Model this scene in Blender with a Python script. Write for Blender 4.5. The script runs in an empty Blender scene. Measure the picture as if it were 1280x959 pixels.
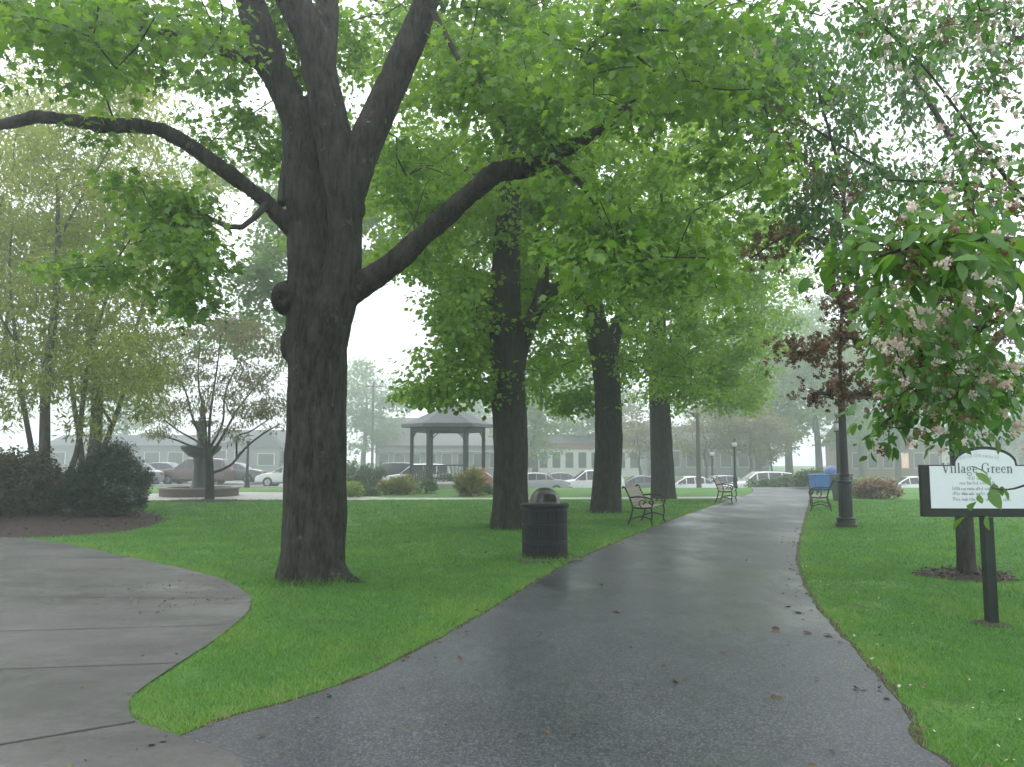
import bpy, math, numpy as np
from mathutils import Vector, noise as mnoise
R = math.radians
S = bpy.context.scene
C = S.collection
RNG = np.random.default_rng(7)

# ------------------------------------------------------------------ camera model
FPX, HOR, EYE = 1000.0, 573.0, 1.6
PITCH = math.atan((HOR - 479.5) / FPX)
def ray(px, py):
    u = (px - 640) / FPX; v = (479.5 - py) / FPX
    return np.array([u, math.cos(PITCH) - v * math.sin(PITCH), math.sin(PITCH) + v * math.cos(PITCH)])
def at(px, py, Y):
    d = ray(px, py); t = Y / d[1]
    return np.array([d[0] * t, Y, EYE + d[2] * t])
def G(px, py, z=0.0):
    d = ray(px, py); t = (z - EYE) / d[2]
    return np.array([d[0] * t, d[1] * t, z])
def project(P):
    P = np.atleast_2d(P); y = P[:, 1]; z = P[:, 2] - EYE
    f = y * math.cos(PITCH) + z * math.sin(PITCH); up = -y * math.sin(PITCH) + z * math.cos(PITCH)
    f = np.where(f < 0.05, 0.05, f)
    return 640 + FPX * P[:, 0] / f, 479.5 - FPX * up / f
def smooth(a, b, x):
    t = np.clip((np.asarray(x, float) - a) / (b - a), 0, 1); return t * t * (3 - 2 * t)
def terrain(x, y):
    zr = np.interp(x, [-20, -7, 8], [-0.15, -0.5, -1.05])
    return zr * np.clip((np.asarray(y, float) - 44) / 6.0, 0, 1)

# ------------------------------------------------------------------ materials
def new_mat(name):
    m = bpy.data.materials.new(name); m.use_nodes = True
    nt = m.node_tree; nt.nodes.clear()
    out = nt.nodes.new('ShaderNodeOutputMaterial')
    return m, nt, out
def nd(nt, kind, **kw):
    n = nt.nodes.new(kind)
    for k, v in kw.items():
        if k in n.inputs: n.inputs[k].default_value = v
        else: setattr(n, k, v)
    return n
def c4(c): return (c[0], c[1], c[2], 1.0)
def ramp(nt, fac, stops):
    r = nt.nodes.new('ShaderNodeValToRGB'); e = r.color_ramp.elements
    while len(e) < len(stops): e.new(0.5)
    for i, (p, c) in enumerate(stops):
        e[i].position = p; e[i].color = c4(c) if len(c) == 3 else c
    nt.links.new(fac, r.inputs[0]); return r.outputs[0]
def mixc(nt, fac, a, b):
    m = nt.nodes.new('ShaderNodeMix'); m.data_type = 'RGBA'
    for s, v in ((0, fac), (6, a), (7, b)):
        if isinstance(v, (tuple, list)): m.inputs[s].default_value = c4(v)
        elif isinstance(v, (int, float)): m.inputs[s].default_value = v
        else: nt.links.new(v, m.inputs[s])
    return m.outputs[2]
def noisef(nt, scale, detail=5, rough=.55, stretch=(1, 1, 1), coord='Object', dist=0.0):
    tc = nt.nodes.new('ShaderNodeTexCoord'); mp = nt.nodes.new('ShaderNodeMapping')
    mp.inputs['Scale'].default_value = stretch
    if coord == 'World':
        g = nt.nodes.new('ShaderNodeNewGeometry'); nt.links.new(g.outputs['Position'], mp.inputs[0])
    else: nt.links.new(tc.outputs[coord], mp.inputs[0])
    n = nd(nt, 'ShaderNodeTexNoise', Scale=scale, Detail=detail, Roughness=rough, Distortion=dist)
    nt.links.new(mp.outputs[0], n.inputs['Vector']); return n.outputs[0]
def bumpn(nt, h, strength, distance=.02, prev=None):
    b = nd(nt, 'ShaderNodeBump', Strength=strength, Distance=distance); nt.links.new(h, b.inputs['Height'])
    if prev: nt.links.new(prev, b.inputs['Normal'])
    return b.outputs[0]
def M(name, a, b=None, rough=.6, scale=6, bump=0., bscale=None, spec=.4, metallic=0., stretch=(1, 1, 1), coat=0.):
    m, nt, out = new_mat(name); p = nt.nodes.new('ShaderNodeBsdfPrincipled')
    nt.links.new(p.outputs[0], out.inputs[0])
    p.inputs['Roughness'].default_value = rough; p.inputs['Specular IOR Level'].default_value = spec
    p.inputs['Metallic'].default_value = metallic; p.inputs['Coat Weight'].default_value = coat
    b = b or tuple(x * .8 for x in a)
    f = noisef(nt, scale, stretch=stretch)
    nt.links.new(ramp(nt, f, [(.3, a), (.7, b)]), p.inputs['Base Color'])
    if bump:
        nt.links.new(bumpn(nt, noisef(nt, bscale or scale * 4, stretch=stretch), bump), p.inputs['Normal'])
    return m
def leaf_mat(name, cols, trans=.42, gloss=.06, tcol=None, rough=.45):
    m, nt, out = new_mat(name)
    at_ = nd(nt, 'ShaderNodeAttribute', attribute_name='rnd')
    stops = [(i / (len(cols) - 1), c) for i, c in enumerate(cols)]
    col = ramp(nt, at_.outputs['Fac'], stops)
    d = nt.nodes.new('ShaderNodeBsdfDiffuse'); t = nt.nodes.new('ShaderNodeBsdfTranslucent'); g = nd(nt, 'ShaderNodeBsdfGlossy', Roughness=rough)
    nt.links.new(col, d.inputs[0])
    tc = ramp(nt, at_.outputs['Fac'], [(p, (min(1, c[0] * 1.7), min(1, c[1] * 1.65), c[2] * 1.1)) for p, c in stops])
    nt.links.new(tc, t.inputs[0])
    g.inputs[0].default_value = (.8, .85, .9, 1)
    m1 = nd(nt, 'ShaderNodeMixShader', Fac=trans); nt.links.new(d.outputs[0], m1.inputs[1]); nt.links.new(t.outputs[0], m1.inputs[2])
    m2 = nd(nt, 'ShaderNodeMixShader', Fac=gloss); nt.links.new(m1.outputs[0], m2.inputs[1]); nt.links.new(g.outputs[0], m2.inputs[2])
    nt.links.new(m2.outputs[0], out.inputs[0]); return m
def bark_mat(name, dark, light, lichen, sc=17., zs=.19, bump=1., lich=.6, dist=.05):
    m, nt, out = new_mat(name); p = nd(nt, 'ShaderNodeBsdfPrincipled', Roughness=.8)
    p.inputs['Specular IOR Level'].default_value = .25
    nt.links.new(p.outputs[0], out.inputs[0])
    f1 = noisef(nt, sc, 7, .66, (1, 1, zs), dist=.9)
    f2 = noisef(nt, sc * 3.5, 5, .6, (1, 1, .35))
    col = ramp(nt, f1, [(.38, dark), (.62, light)])
    f4 = noisef(nt, 5.5, 6, .7, (1, 1, .55)); col = mixc(nt, ramp(nt, f4, [(.46, (0, 0, 0)), (.66, (.55, .55, .55))]), col, tuple(min(1, x * 1.7) for x in light))
    f3 = noisef(nt, 3.4, 9, .78)
    lf = ramp(nt, f3, [(lich, (0, 0, 0)), (lich + .04, (.8, .8, .8))])
    col = mixc(nt, lf, col, lichen)
    nt.links.new(col, p.inputs['Base Color'])
    b = bumpn(nt, f1, bump, dist); b = bumpn(nt, f2, bump * .6, dist * .3, b)
    nt.links.new(b, p.inputs['Normal']); return m

MAT = {}
MAT['bark'] = bark_mat('maple_bark', (.007, .0067, .006), (.050, .046, .040), (.13, .13, .11))
MAT['bark2'] = bark_mat('row_maple_bark', (.008, .0075, .0068), (.042, .039, .034), (.09, .088, .076), lich=.68)
MAT['bark_thin'] = bark_mat('twig_bark', (.018, .0155, .013), (.048, .042, .036), (.09, .09, .075), sc=30, bump=.3, lich=.7)
MAT['bark_grey'] = bark_mat('grey_bark', (.045, .04, .035), (.11, .1, .088), (.15, .15, .13), sc=24, bump=.4)
MAT['leaf1'] = leaf_mat('maple_leaf', [(.05, .125, .012), (.085, .19, .016), (.135, .26, .026), (.20, .32, .034)], trans=.54, gloss=.045)
MAT['leaf2'] = leaf_mat('row_maple_leaf', [(.10, .21, .02), (.15, .28, .028), (.20, .34, .04), (.27, .39, .05)], trans=.56, gloss=.03)
MAT['leafy'] = leaf_mat('locust_leaf', [(.13, .19, .035), (.18, .245, .045), (.24, .30, .06), (.29, .295, .08)], trans=.55, gloss=.02)
MAT['leafb'] = leaf_mat('bronze_leaf', [(.13, .115, .06), (.18, .16, .08), (.17, .19, .07), (.22, .18, .10)], trans=.45)
MAT['leafc'] = leaf_mat('crab_leaf', [(.035, .11, .018), (.055, .15, .022), (.09, .205, .03), (.14, .26, .036)], trans=.44, gloss=.05, rough=.35)
MAT['leafn'] = leaf_mat('near_crab_leaf', [(.045, .125, .018), (.065, .165, .022), (.095, .21, .03), (.13, .24, .036)], trans=.42, gloss=.035, rough=.4)
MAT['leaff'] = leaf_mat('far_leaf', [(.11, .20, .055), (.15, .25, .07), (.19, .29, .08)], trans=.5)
MAT['yew'] = leaf_mat('yew_needle', [(.010, .032, .010), (.017, .046, .014), (.03, .066, .018)], trans=.15)
MAT['hedge'] = leaf_mat('brown_hedge_leaf', [(.035, .048, .012), (.06, .072, .018), (.085, .08, .022)], trans=.2)
MAT['limeshrub'] = leaf_mat('lime_leaf', [(.16, .26, .03), (.24, .34, .04), (.3, .36, .07)], trans=.4)
MAT['greenshrub'] = leaf_mat('green_shrub_leaf', [(.04, .09, .02), (.07, .13, .03), (.12, .17, .05)], trans=.3)
MAT['azalea'] = leaf_mat('azalea_petal', [(.42, .16, .10), (.5, .22, .14), (.12, .16, .05)], trans=.3)
MAT['redshrub'] = leaf_mat('red_shrub_leaf', [(.22, .10, .07), (.26, .15, .08), (.16, .12, .05)], trans=.3)
MAT['tan_grass'] = leaf_mat('tan_grass_leaf', [(.16, .18, .05), (.25, .24, .08), (.3, .26, .1)], trans=.3)
MAT['blossom'] = leaf_mat('blossom_petal', [(.62, .42, .45), (.72, .58, .6), (.8, .72, .72), (.55, .3, .34)], trans=.3, gloss=.02)
MAT['spent'] = leaf_mat('spent_petal', [(.085, .05, .026), (.15, .088, .046), (.22, .14, .08), (.42, .31, .25)], trans=.25, gloss=.02)
MAT['grass'] = leaf_mat('grass_blade', [(.05, .15, .024), (.08, .225, .034), (.13, .285, .042), (.23, .30, .07)], trans=.4, gloss=.05)
MAT['litter'] = leaf_mat('dead_leaf', [(.05, .03, .018), (.1, .06, .03), (.16, .08, .04), (.14, .14, .04)], trans=.1)
MAT['chips'] = leaf_mat('bark_chip', [(.012, .008, .006), (.04, .025, .017), (.08, .05, .034), (.11, .08, .06)], trans=.02)
MAT['petal'] = leaf_mat('fallen_petal', [(.6, .5, .5), (.7, .62, .6)], trans=.2)

def lawn_material():
    m, nt, out = new_mat('lawn'); p = nd(nt, 'ShaderNodeBsdfPrincipled', Roughness=.75)
    p.inputs['Specular IOR Level'].default_value = .2
    nt.links.new(p.outputs[0], out.inputs[0])
    big = noisef(nt, .45, 4, .6, coord='World'); fine = noisef(nt, 22, 6, .7, coord='World')
    a = ramp(nt, big, [(.3, (.072, .19, .032)), (.55, (.105, .25, .042)), (.75, (.155, .28, .055))])
    b = ramp(nt, fine, [(.3, (.55, .55, .5)), (.7, (1.15, 1.15, 1.1))])
    mm = nt.nodes.new('ShaderNodeMix'); mm.data_type = 'RGBA'; mm.blend_type = 'MULTIPLY'; mm.inputs[0].default_value = 1
    nt.links.new(a, mm.inputs[6]); nt.links.new(b, mm.inputs[7]); nt.links.new(mm.outputs[2], p.inputs['Base Color'])
    wn = noisef(nt, 1.4, 6, .7, coord='World'); wf = ramp(nt, wn, [(.56, (0, 0, 0)), (.68, (.85, .85, .85))])
    nt.links.new(mixc(nt, wf, mm.outputs[2], (.09, .075, .035)), p.inputs['Base Color'])
    nt.links.new(bumpn(nt, fine, .8, .05), p.inputs['Normal'])
    return m
def asphalt_material(name='wet_asphalt', dark=(.033, .036, .045), light=(.082, .088, .106), wet=True):
    m, nt, out = new_mat(name); p = nd(nt, 'ShaderNodeBsdfPrincipled')
    nt.links.new(p.outputs[0], out.inputs[0])
    g_ = nt.nodes.new('ShaderNodeNewGeometry'); vo = nd(nt, 'ShaderNodeTexVoronoi', Scale=105.); nt.links.new(g_.outputs['Position'], vo.inputs['Vector'])
    sepc = nt.nodes.new('ShaderNodeSeparateColor'); nt.links.new(vo.outputs['Color'], sepc.inputs[0]); sp = sepc.outputs[0]; hgt = vo.outputs['Distance']
    mid = noisef(nt, 1.1, 6, .65, coord='World'); big = noisef(nt, .5, 5, .6, (1, .55, 1), coord='World')
    a = ramp(nt, sp, [(.0, tuple(.45 * x for x in dark)), (.55, dark), (.85, light), (1., tuple(1.5 * x for x in light))])
    b = ramp(nt, mid, [(.3, (.8, .8, .82)), (.7, (1.2, 1.18, 1.15))])
    mm = nt.nodes.new('ShaderNodeMix'); mm.data_type = 'RGBA'; mm.blend_type = 'MULTIPLY'; mm.inputs[0].default_value = 1
    nt.links.new(a, mm.inputs[6]); nt.links.new(b, mm.inputs[7]); nt.links.new(mm.outputs[2], p.inputs['Base Color'])
    r = nt.nodes.new('ShaderNodeMapRange'); nt.links.new(big, r.inputs[0])
    r.inputs[1].default_value = .46; r.inputs[2].default_value = .60
    r.inputs[3].default_value = .6 if wet else .7; r.inputs[4].default_value = .3 if wet else .5
    nt.links.new(r.outputs[0], p.inputs['Roughness'])
    p.inputs['Specular IOR Level'].default_value = .6; p.inputs['Coat Weight'].default_value = .4 if wet else 0; p.inputs['Coat Roughness'].default_value = .32; p.inputs['Coat IOR'].default_value = 1.33
    r2 = nt.nodes.new('ShaderNodeMapRange'); nt.links.new(big, r2.inputs[0])
    r2.inputs[1].default_value = .4; r2.inputs[2].default_value = .68; r2.inputs[3].default_value = .6; r2.inputs[4].default_value = .2
    bb = nd(nt, 'ShaderNodeBump', Distance=.0035); nt.links.new(sp, bb.inputs['Height']); nt.links.new(r2.outputs[0], bb.inputs['Strength']); nt.links.new(bb.outputs[0], p.inputs['Coat Normal'])
    nt.links.new(bb.outputs[0], p.inputs['Normal']); return m
def concrete_material(name='wet_concrete', a=(.05, .05, .049), b=(.112, .11, .107)):
    m, nt, out = new_mat(name); p = nd(nt, 'ShaderNodeBsdfPrincipled')
    nt.links.new(p.outputs[0], out.inputs[0])
    f = noisef(nt, .8, 8, .7, (.7, 1.1, 1), coord='World'); g = noisef(nt, 34, 6, .8, coord='World'); h = noisef(nt, .6, 6, .6, (.7, 1.1, 1), coord='World')
    col = ramp(nt, f, [(.32, a), (.68, b)])
    s = ramp(nt, g, [(.34, (.7, .7, .7)), (.66, (1.2, 1.2, 1.2))])
    mm = nt.nodes.new('ShaderNodeMix'); mm.data_type = 'RGBA'; mm.blend_type = 'MULTIPLY'; mm.inputs[0].default_value = 1
    nt.links.new(col, mm.inputs[6]); nt.links.new(s, mm.inputs[7]); nt.links.new(mm.outputs[2], p.inputs['Base Color'])
    r = nt.nodes.new('ShaderNodeMapRange'); nt.links.new(h, r.inputs[0])
    r.inputs[1].default_value = .45; r.inputs[2].default_value = .60; r.inputs[3].default_value = .65; r.inputs[4].default_value = .3
    nt.links.new(r.outputs[0], p.inputs['Roughness'])
    nt.links.new(bumpn(nt, g, .2, .004), p.inputs['Normal']); return m
MAT['lawn'] = lawn_material(); MAT['asphalt'] = asphalt_material(); MAT['concrete'] = concrete_material()
MAT['street'] = asphalt_material('street_asphalt', (.05, .05, .052), (.09, .09, .09))
MAT['pale_concrete'] = M('pale_concrete', (.34, .33, .31), (.42, .41, .39), .6, 3)
MAT['soil'] = M('edge_soil', (.03, .02, .013), (.075, .052, .03), .8, 14, .8, 60)
MAT['mulch'] = M('bark_mulch', (.008, .006, .005), (.06, .038, .026), .85, 26, 1., 55)
MAT['joint'] = M('joint_dark', (.03, .03, .03), (.06, .058, .055), .8, 9)  # dark grey of the thin strips that mark the plaza joints
MAT['black_metal'] = M('black_painted_metal', (.007, .008, .009), (.013, .014, .015), .42, 9, .1, 60, .35)
MAT['can_black'] = M('can_plastic', (.008, .009, .012), (.014, .015, .019), .5, 12, .1, 80, .3)
MAT['dome'] = M('dome_plastic', (.02, .02, .023), (.04, .04, .043), .28, 7, .05, 60, .5)
MAT['iron'] = M('fountain_iron', (.03, .033, .036), (.055, .058, .06), .5, 8, .2)
MAT['wood'] = M('bench_slat', (.2, .15, .125), (.3, .235, .205), .4, 5, .3, 40, .5, stretch=(.3, 4, 4))
MAT['sign_white'] = M('sign_white', (.70, .74, .78), (.66, .71, .76), .5, 2)
MAT['sign_frame'] = M('sign_frame_paint', (.010, .014, .014), (.018, .022, .022), .4, 8, .1)
MAT['sign_ink'] = M('sign_ink', (.06, .075, .09), (.08, .09, .1), .6, 8)
MAT['sign_faint'] = M('sign_faint_ink', (.42, .46, .5), (.38, .42, .46), .6, 8)
MAT['brick'] = M('pool_brick', (.10, .07, .06), (.14, .10, .085), .7, 12, .4)
MAT['coping'] = M('pool_coping', (.16, .13, .125), (.21, .18, .17), .6, 8)
MAT['water'] = M('pool_water', (.03, .04, .045), (.04, .05, .05), .05, 3, .1, 10, .6)
MAT['shingle'] = M('gazebo_shingle', (.10, .11, .125), (.15, .16, .175), .7, 12, .4)
MAT['dark_timber'] = M('gazebo_timber', (.03, .036, .042), (.045, .05, .056), .6, 7)
MAT['grey_siding'] = M('grey_siding', (.16, .17, .18), (.2, .21, .22), .6, 3)
MAT['dark_roof'] = M('dark_roof', (.07, .075, .085), (.1, .105, .11), .8, 8, .3)
MAT['tan_roof'] = M('tan_roof', (.15, .15, .15), (.2, .195, .19), .8, 8, .3)
MAT['white_wall'] = M('white_wall', (.62, .61, .6), (.7, .69, .68), .6, 3)
MAT['red_trim'] = M('red_trim', (.3, .09, .08), (.35, .12, .1), .6, 4)
MAT['brick_wall'] = M('brick_wall', (.2, .13, .11), (.26, .17, .14), .8, 6, .2)
MAT['glass'] = M('window_glass', (.03, .035, .04), (.045, .05, .055), .08, 2, spec=.6)
MAT['tyre'] = M('tyre_rubber', (.014, .014, .014), (.02, .02, .02), .8, 10)
MAT['rim'] = M('alloy_rim', (.5, .5, .5), (.42, .42, .43), .35, 6, metallic=.7)
MAT['lamp_glass'] = M('lamp_glass', (.5, .52, .52), (.56, .57, .57), .25, 3)
MAT['tail'] = M('tail_lamp', (.35, .02, .02), (.28, .02, .02), .3, 3)
MAT['head'] = M('head_lamp', (.7, .72, .74), (.6, .62, .64), .15, 3)
MAT['pole_wood'] = M('pole_wood', (.09, .075, .065), (.13, .11, .1), .8, 6, stretch=(4, 4, .4))
MAT['blue_bin'] = M('blue_bin', (.03, .14, .42), (.035, .17, .48), .4, 3)
MAT['blue_dome'] = M('blue_dome', (.07, .11, .3), (.09, .13, .34), .4, 3)
MAT['green_bin'] = M('green_bin', (.03, .06, .055), (.04, .075, .068), .45, 4)
def paint(name, c): return M(name, c, tuple(x * .92 for x in c), .3, 3, spec=.5, coat=.5)
PAINT = {k: paint('car_' + k, c) for k, c in dict(white=(.72, .73, .74), silver=(.35, .36, .38), grey=(.13, .14, .155), blue=(.05, .08, .16), red=(.09, .04, .045), black=(.02, .02, .023)).items()}
mlit, nt, out = new_mat('lit_window'); em = nd(nt, 'ShaderNodeEmission', Strength=.75); em.inputs[0].default_value = (1, .74, .58, 1); nt.links.new(em.outputs[0], out.inputs[0]); MAT['lit'] = mlit

# ------------------------------------------------------------------ mesh helpers
def mesh_np(name, V, faces, mat, parent=None, rnd=None, smooth_=True, loc=None):
    """faces: list of (n,k) index arrays"""
    me = bpy.data.meshes.new(name)
    V = np.asarray(V, np.float32)
    faces = [np.asarray(f, np.int32) for f in faces if len(f)]
    nl = sum(f.size for f in faces); npoly = sum(len(f) for f in faces)
    me.vertices.add(len(V)); me.vertices.foreach_set('co', V.ravel())
    me.loops.add(nl); me.polygons.add(npoly)
    me.loops.foreach_set('vertex_index', np.concatenate([f.ravel() for f in faces]))
    tot = np.concatenate([np.full(len(f), f.shape[1], np.int32) for f in faces])
    st = np.concatenate([[0], np.cumsum(tot)[:-1]]).astype(np.int32)
    me.polygons.foreach_set('loop_start', st); me.polygons.foreach_set('loop_total', tot)
    me.polygons.foreach_set('use_smooth', np.full(npoly, bool(smooth_)))
    if rnd is not None:
        a = me.attributes.new('rnd', 'FLOAT', 'POINT'); a.data.foreach_set('value', np.asarray(rnd, np.float32))
    me.update(calc_edges=True); me.validate()
    for m in (mat if isinstance(mat, (list, tuple)) else [mat]): me.materials.append(m)
    o = bpy.data.objects.new(name, me); C.objects.link(o)
    if parent is not None: o.parent = parent
    if loc is not None: o.location = loc
    return o
class MB:
    def __init__(s): s.v = []; s.f = {}; s.n = 0; s.fm = []
    def add(s, V, F):
        V = np.asarray(V, float).reshape(-1, 3); s.v.append(V)
        for f in F: s.f.setdefault(len(f), []).append([i + s.n for i in f])
        s.n += len(V); return s
    def box(s, c, d, rot=0., bev=0.):
        x, y, z = [k / 2 for k in d]; b = min(bev, x, y, z) if bev else 0
        if b:
            V = []; F = []
            for sx in (-1, 1):
                for sy in (-1, 1):
                    for sz in (-1, 1):
                        V += [(sx * x, sy * (y - b), sz * (z - b)), (sx * (x - b), sy * y, sz * (z - b)), (sx * (x - b), sy * (y - b), sz * z)]
            import bmesh
            bm = bmesh.new(); [bm.verts.new(v) for v in V]; r = bmesh.ops.convex_hull(bm, input=bm.verts)
            bm.verts.index_update(); V = [tuple(v.co) for v in bm.verts]; F = [[v.index for v in f.verts] for f in bm.faces]; bm.free()
        else:
            V = [(-x, -y, -z), (x, -y, -z), (x, y, -z), (-x, y, -z), (-x, -y, z), (x, -y, z), (x, y, z), (-x, y, z)]
            F = [(0, 3, 2, 1), (4, 5, 6, 7), (0, 1, 5, 4), (1, 2, 6, 5), (2, 3, 7, 6), (3, 0, 4, 7)]
        V = np.array(V, float); cs, sn = math.cos(rot), math.sin(rot)
        V = np.c_[V[:, 0] * cs - V[:, 1] * sn, V[:, 0] * sn + V[:, 1] * cs, V[:, 2]] + np.asarray(c, float)
        return s.add(V, F)
    def lathe(s, prof, n=20, c=(0, 0, 0), caps=True, flute=0., a0=0.):
        V = []; F = []; m = len(prof)
        for i, (r, z) in enumerate(prof):
            for k in range(n):
                a = a0 + 2 * math.pi * k / n; rr = r * (1 - (flute if k % 2 else 0))
                V.append((c[0] + rr * math.cos(a), c[1] + rr * math.sin(a), c[2] + z))
        for i in range(m - 1):
            for k in range(n):
                k2 = (k + 1) % n; F.append((i * n + k, i * n + k2, (i + 1) * n + k2, (i + 1) * n + k))
        if caps: F.append(tuple(range(n - 1, -1, -1))); F.append(tuple((m - 1) * n + k for k in range(n)))
        return s.add(V, F)
    def tube(s, pts, rad, sides=8, cap=True):
        V, F = tube_np(np.asarray(pts, float), np.broadcast_to(np.asarray(rad, float), (len(pts),)), sides)
        F = [tuple(f) for f in F]
        if cap:
            F.append(tuple(range(sides - 1, -1, -1))); F.append(tuple(len(V) - sides + k for k in range(sides)))
        return s.add(V, F)
    def prism(s, poly, y0, y1, axis='y'):
        n = len(poly); V = []
        for yy in (y0, y1):
            for (a, b) in poly: V.append((a, yy, b) if axis == 'y' else ((a, b, yy) if axis == 'z' else (yy, a, b)))
        F = [tuple(range(n)), tuple(range(2 * n - 1, n - 1, -1))] + [((i + 1) % n, i, n + i, n + (i + 1) % n) for i in range(n)]
        return s.add(V, F)
    def build(s, name, mat, parent=None, smooth_=False, loc=None, rotz=0, bevel=0.):
        fs = [np.array(f) for f in s.f.values()]
        o = mesh_np(name, np.concatenate(s.v), fs, mat, parent, None, smooth_, loc)
        import bmesh
        bm = bmesh.new(); bm.from_mesh(o.data); bmesh.ops.recalc_face_normals(bm, faces=bm.faces); bm.to_mesh(o.data); bm.free()
        if smooth_:
            try:
                o.data.set_sharp_from_angle(angle=R(38))
            except Exception: pass
        if bevel:
            b = o.modifiers.new('bevel', 'BEVEL'); b.width = bevel; b.segments = 2; b.limit_method = 'ANGLE'
        o.rotation_euler.z = rotz; return o
def tube_np(P, r, sides):
    n = len(P); T = np.gradient(P, axis=0); T /= np.linalg.norm(T, axis=1)[:, None] + 1e-9
    up = np.array([0., 0, 1]) if abs(T[0, 2]) < .9 else np.array([1., 0, 0])
    U = np.zeros((n, 3)); u = np.cross(T[0], up); u /= np.linalg.norm(u); U[0] = u
    for i in range(1, n):
        u = u - T[i] * u.dot(T[i]); u /= np.linalg.norm(u) + 1e-9; U[i] = u
    W = np.cross(T, U); a = 2 * np.pi * np.arange(sides) / sides
    V = P[:, None] + r[:, None, None] * (np.cos(a)[None, :, None] * U[:, None] + np.sin(a)[None, :, None] * W[:, None])
    i = np.arange(n - 1)[:, None] * sides; k = np.arange(sides)[None]; k2 = (k + 1) % sides
    F = np.stack([i + k, i + k2, i + sides + k2, i + sides + k], -1).reshape(-1, 4)
    return V.reshape(-1, 3), F
def catmull(P, n=8, closed=False):
    P = np.asarray(P, float); out = []; m = len(P)
    for i in range(m if closed else m - 1):
        if closed: p0, p1, p2, p3 = P[(i - 1) % m], P[i], P[(i + 1) % m], P[(i + 2) % m]
        else: p0, p1, p2, p3 = P[max(i - 1, 0)], P[i], P[i + 1], P[min(i + 2, m - 1)]
        for t in np.arange(n) / n:
            out.append(.5 * (2 * p1 + (p2 - p0) * t + (2 * p0 - 5 * p1 + 4 * p2 - p3) * t * t + (3 * p1 - p0 - 3 * p2 + p3) * t ** 3))
    if not closed: out.append(P[-1])
    return np.array(out)
def in_poly(poly, x, y):
    poly = np.asarray(poly); r = np.zeros(len(x), bool); j = len(poly) - 1
    for i in range(len(poly)):
        xi, yi = poly[i][:2]; xj, yj = poly[j][:2]
        c = ((yi > y) != (yj > y)) & (x < (xj - xi) * (y - yi) / (yj - yi + 1e-12) + xi); r ^= c; j = i
    return r
def tag(o, label=None, cat=None, group=None, kind=None):
    if label: o['label'] = label
    if cat: o['category'] = cat
    if group: o['group'] = group
    if kind: o['kind'] = kind
    return o
def thing(name, label, cat, loc=(0, 0, 0), rz=0., group=None):
    o = bpy.data.objects.new(name, None); C.objects.link(o); o.location = [float(k) for k in loc]; o.rotation_euler.z = rz
    o.empty_display_size = .2
    return tag(o, label, cat, group)
def copy_tree(o, parent=None):
    c = o.copy(); C.objects.link(c)
    if parent is not None: c.parent = parent
    for ch in [k for k in bpy.data.objects if k.parent == o]: copy_tree(ch, c)
    return c

# ------------------------------------------------------------------ foliage
MAPLE = (np.array([(0, 0, 0), (.16, .02, 0), (.44, .10, -.05), (.30, .30, 0), (.52, .58, -.08), (.22, .60, 0), (0, 1, -.1),
                   (-.22, .60, 0), (-.52, .58, -.08), (-.30, .30, 0), (-.44, .10, -.05), (-.16, .02, 0), (0, .38, .05)]),
         [np.array([(12, i, i + 1) for i in range(11)] + [(12, 11, 0)])])
KITE = (np.array([(0, 0, 0), (.38, .25, -.06), (.46, .6, -.1), (0, 1, -.14), (-.46, .6, -.1), (-.38, .25, -.06), (0, .45, .04)]),
        [np.array([(6, 0, 1), (6, 1, 2), (6, 2, 3), (6, 3, 4), (6, 4, 5), (6, 5, 0)])])
ELL = (np.array([(0, 0, 0), (.17, .18, .05), (.25, .45, .06), (.17, .75, -.02), (0, 1, -.14), (-.17, .75, -.02), (-.25, .45, .06), (-.17, .18, .05), (0, .3, 0), (0, .65, -.03)]),
       [np.array([(0, 1, 8), (0, 8, 7)]), np.array([(1, 2, 9, 8), (8, 9, 6, 7), (2, 3, 4, 9), (9, 4, 5, 6)])])
SPRAY = (np.array([(0, 0, 0), (.17, .4, .02), (.05, 1, -.06), (-.05, 1, -.06), (-.17, .4, .02)]), [np.array([(0, 1, 2), (0, 2, 3), (0, 3, 4)])])
def leaves_np(P, D, N, size, tpl):
    T, F = tpl; D = D / (np.linalg.norm(D, axis=1)[:, None] + 1e-9)
    N = N - D * (N * D).sum(1)[:, None]; N /= np.linalg.norm(N, axis=1)[:, None] + 1e-9
    X = np.cross(D, N); k = len(T)
    V = P[:, None] + size[:, None, None] * (T[None, :, 0, None] * X[:, None] + T[None, :, 1, None] * D[:, None] + T[None, :, 2, None] * N[:, None])
    off = (np.arange(len(P)) * k)[:, None, None]
    return V.reshape(-1, 3), [(f[None] + off).reshape(-1, f.shape[1]) for f in F]
def crown_mesh(name, tips, per, spread, size, tpl, mat, rng, parent, droop=.5, flat=.55, tone=.35, parentless_dir=None, ctr=None):
    """tips: (n,3) ends of twigs; 'per' leaves about each"""
    n = len(tips); idx = np.repeat(np.arange(n), per); m = len(idx)
    q = rng.normal(size=(m, 3)); q /= np.linalg.norm(q, axis=1)[:, None]; q *= rng.random(m)[:, None] ** .45
    clsz = (rng.uniform(.7, 1.25, n))[idx][:, None]
    q = q * np.array([1, 1, flat]) * spread * clsz
    P = tips[idx] + q
    D = q / spread * np.array([1, 1, .3]) + rng.normal(size=(m, 3)) * .45 + np.array([0, 0, -droop])
    N = np.array([0, 0, 1.]) + rng.normal(size=(m, 3)) * .45 + q / spread * .3
    s = size * rng.uniform(.5, 1.25, m)
    V, F = leaves_np(P, D, N, s, tpl)
    ct = rng.random(n)[idx]
    rnd = np.clip(tone * ct + (1 - tone) * rng.random(m), 0, 1)
    return mesh_np(name, V, F, mat, parent, np.repeat(rnd, len(tpl[0])), smooth_=True)
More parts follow.
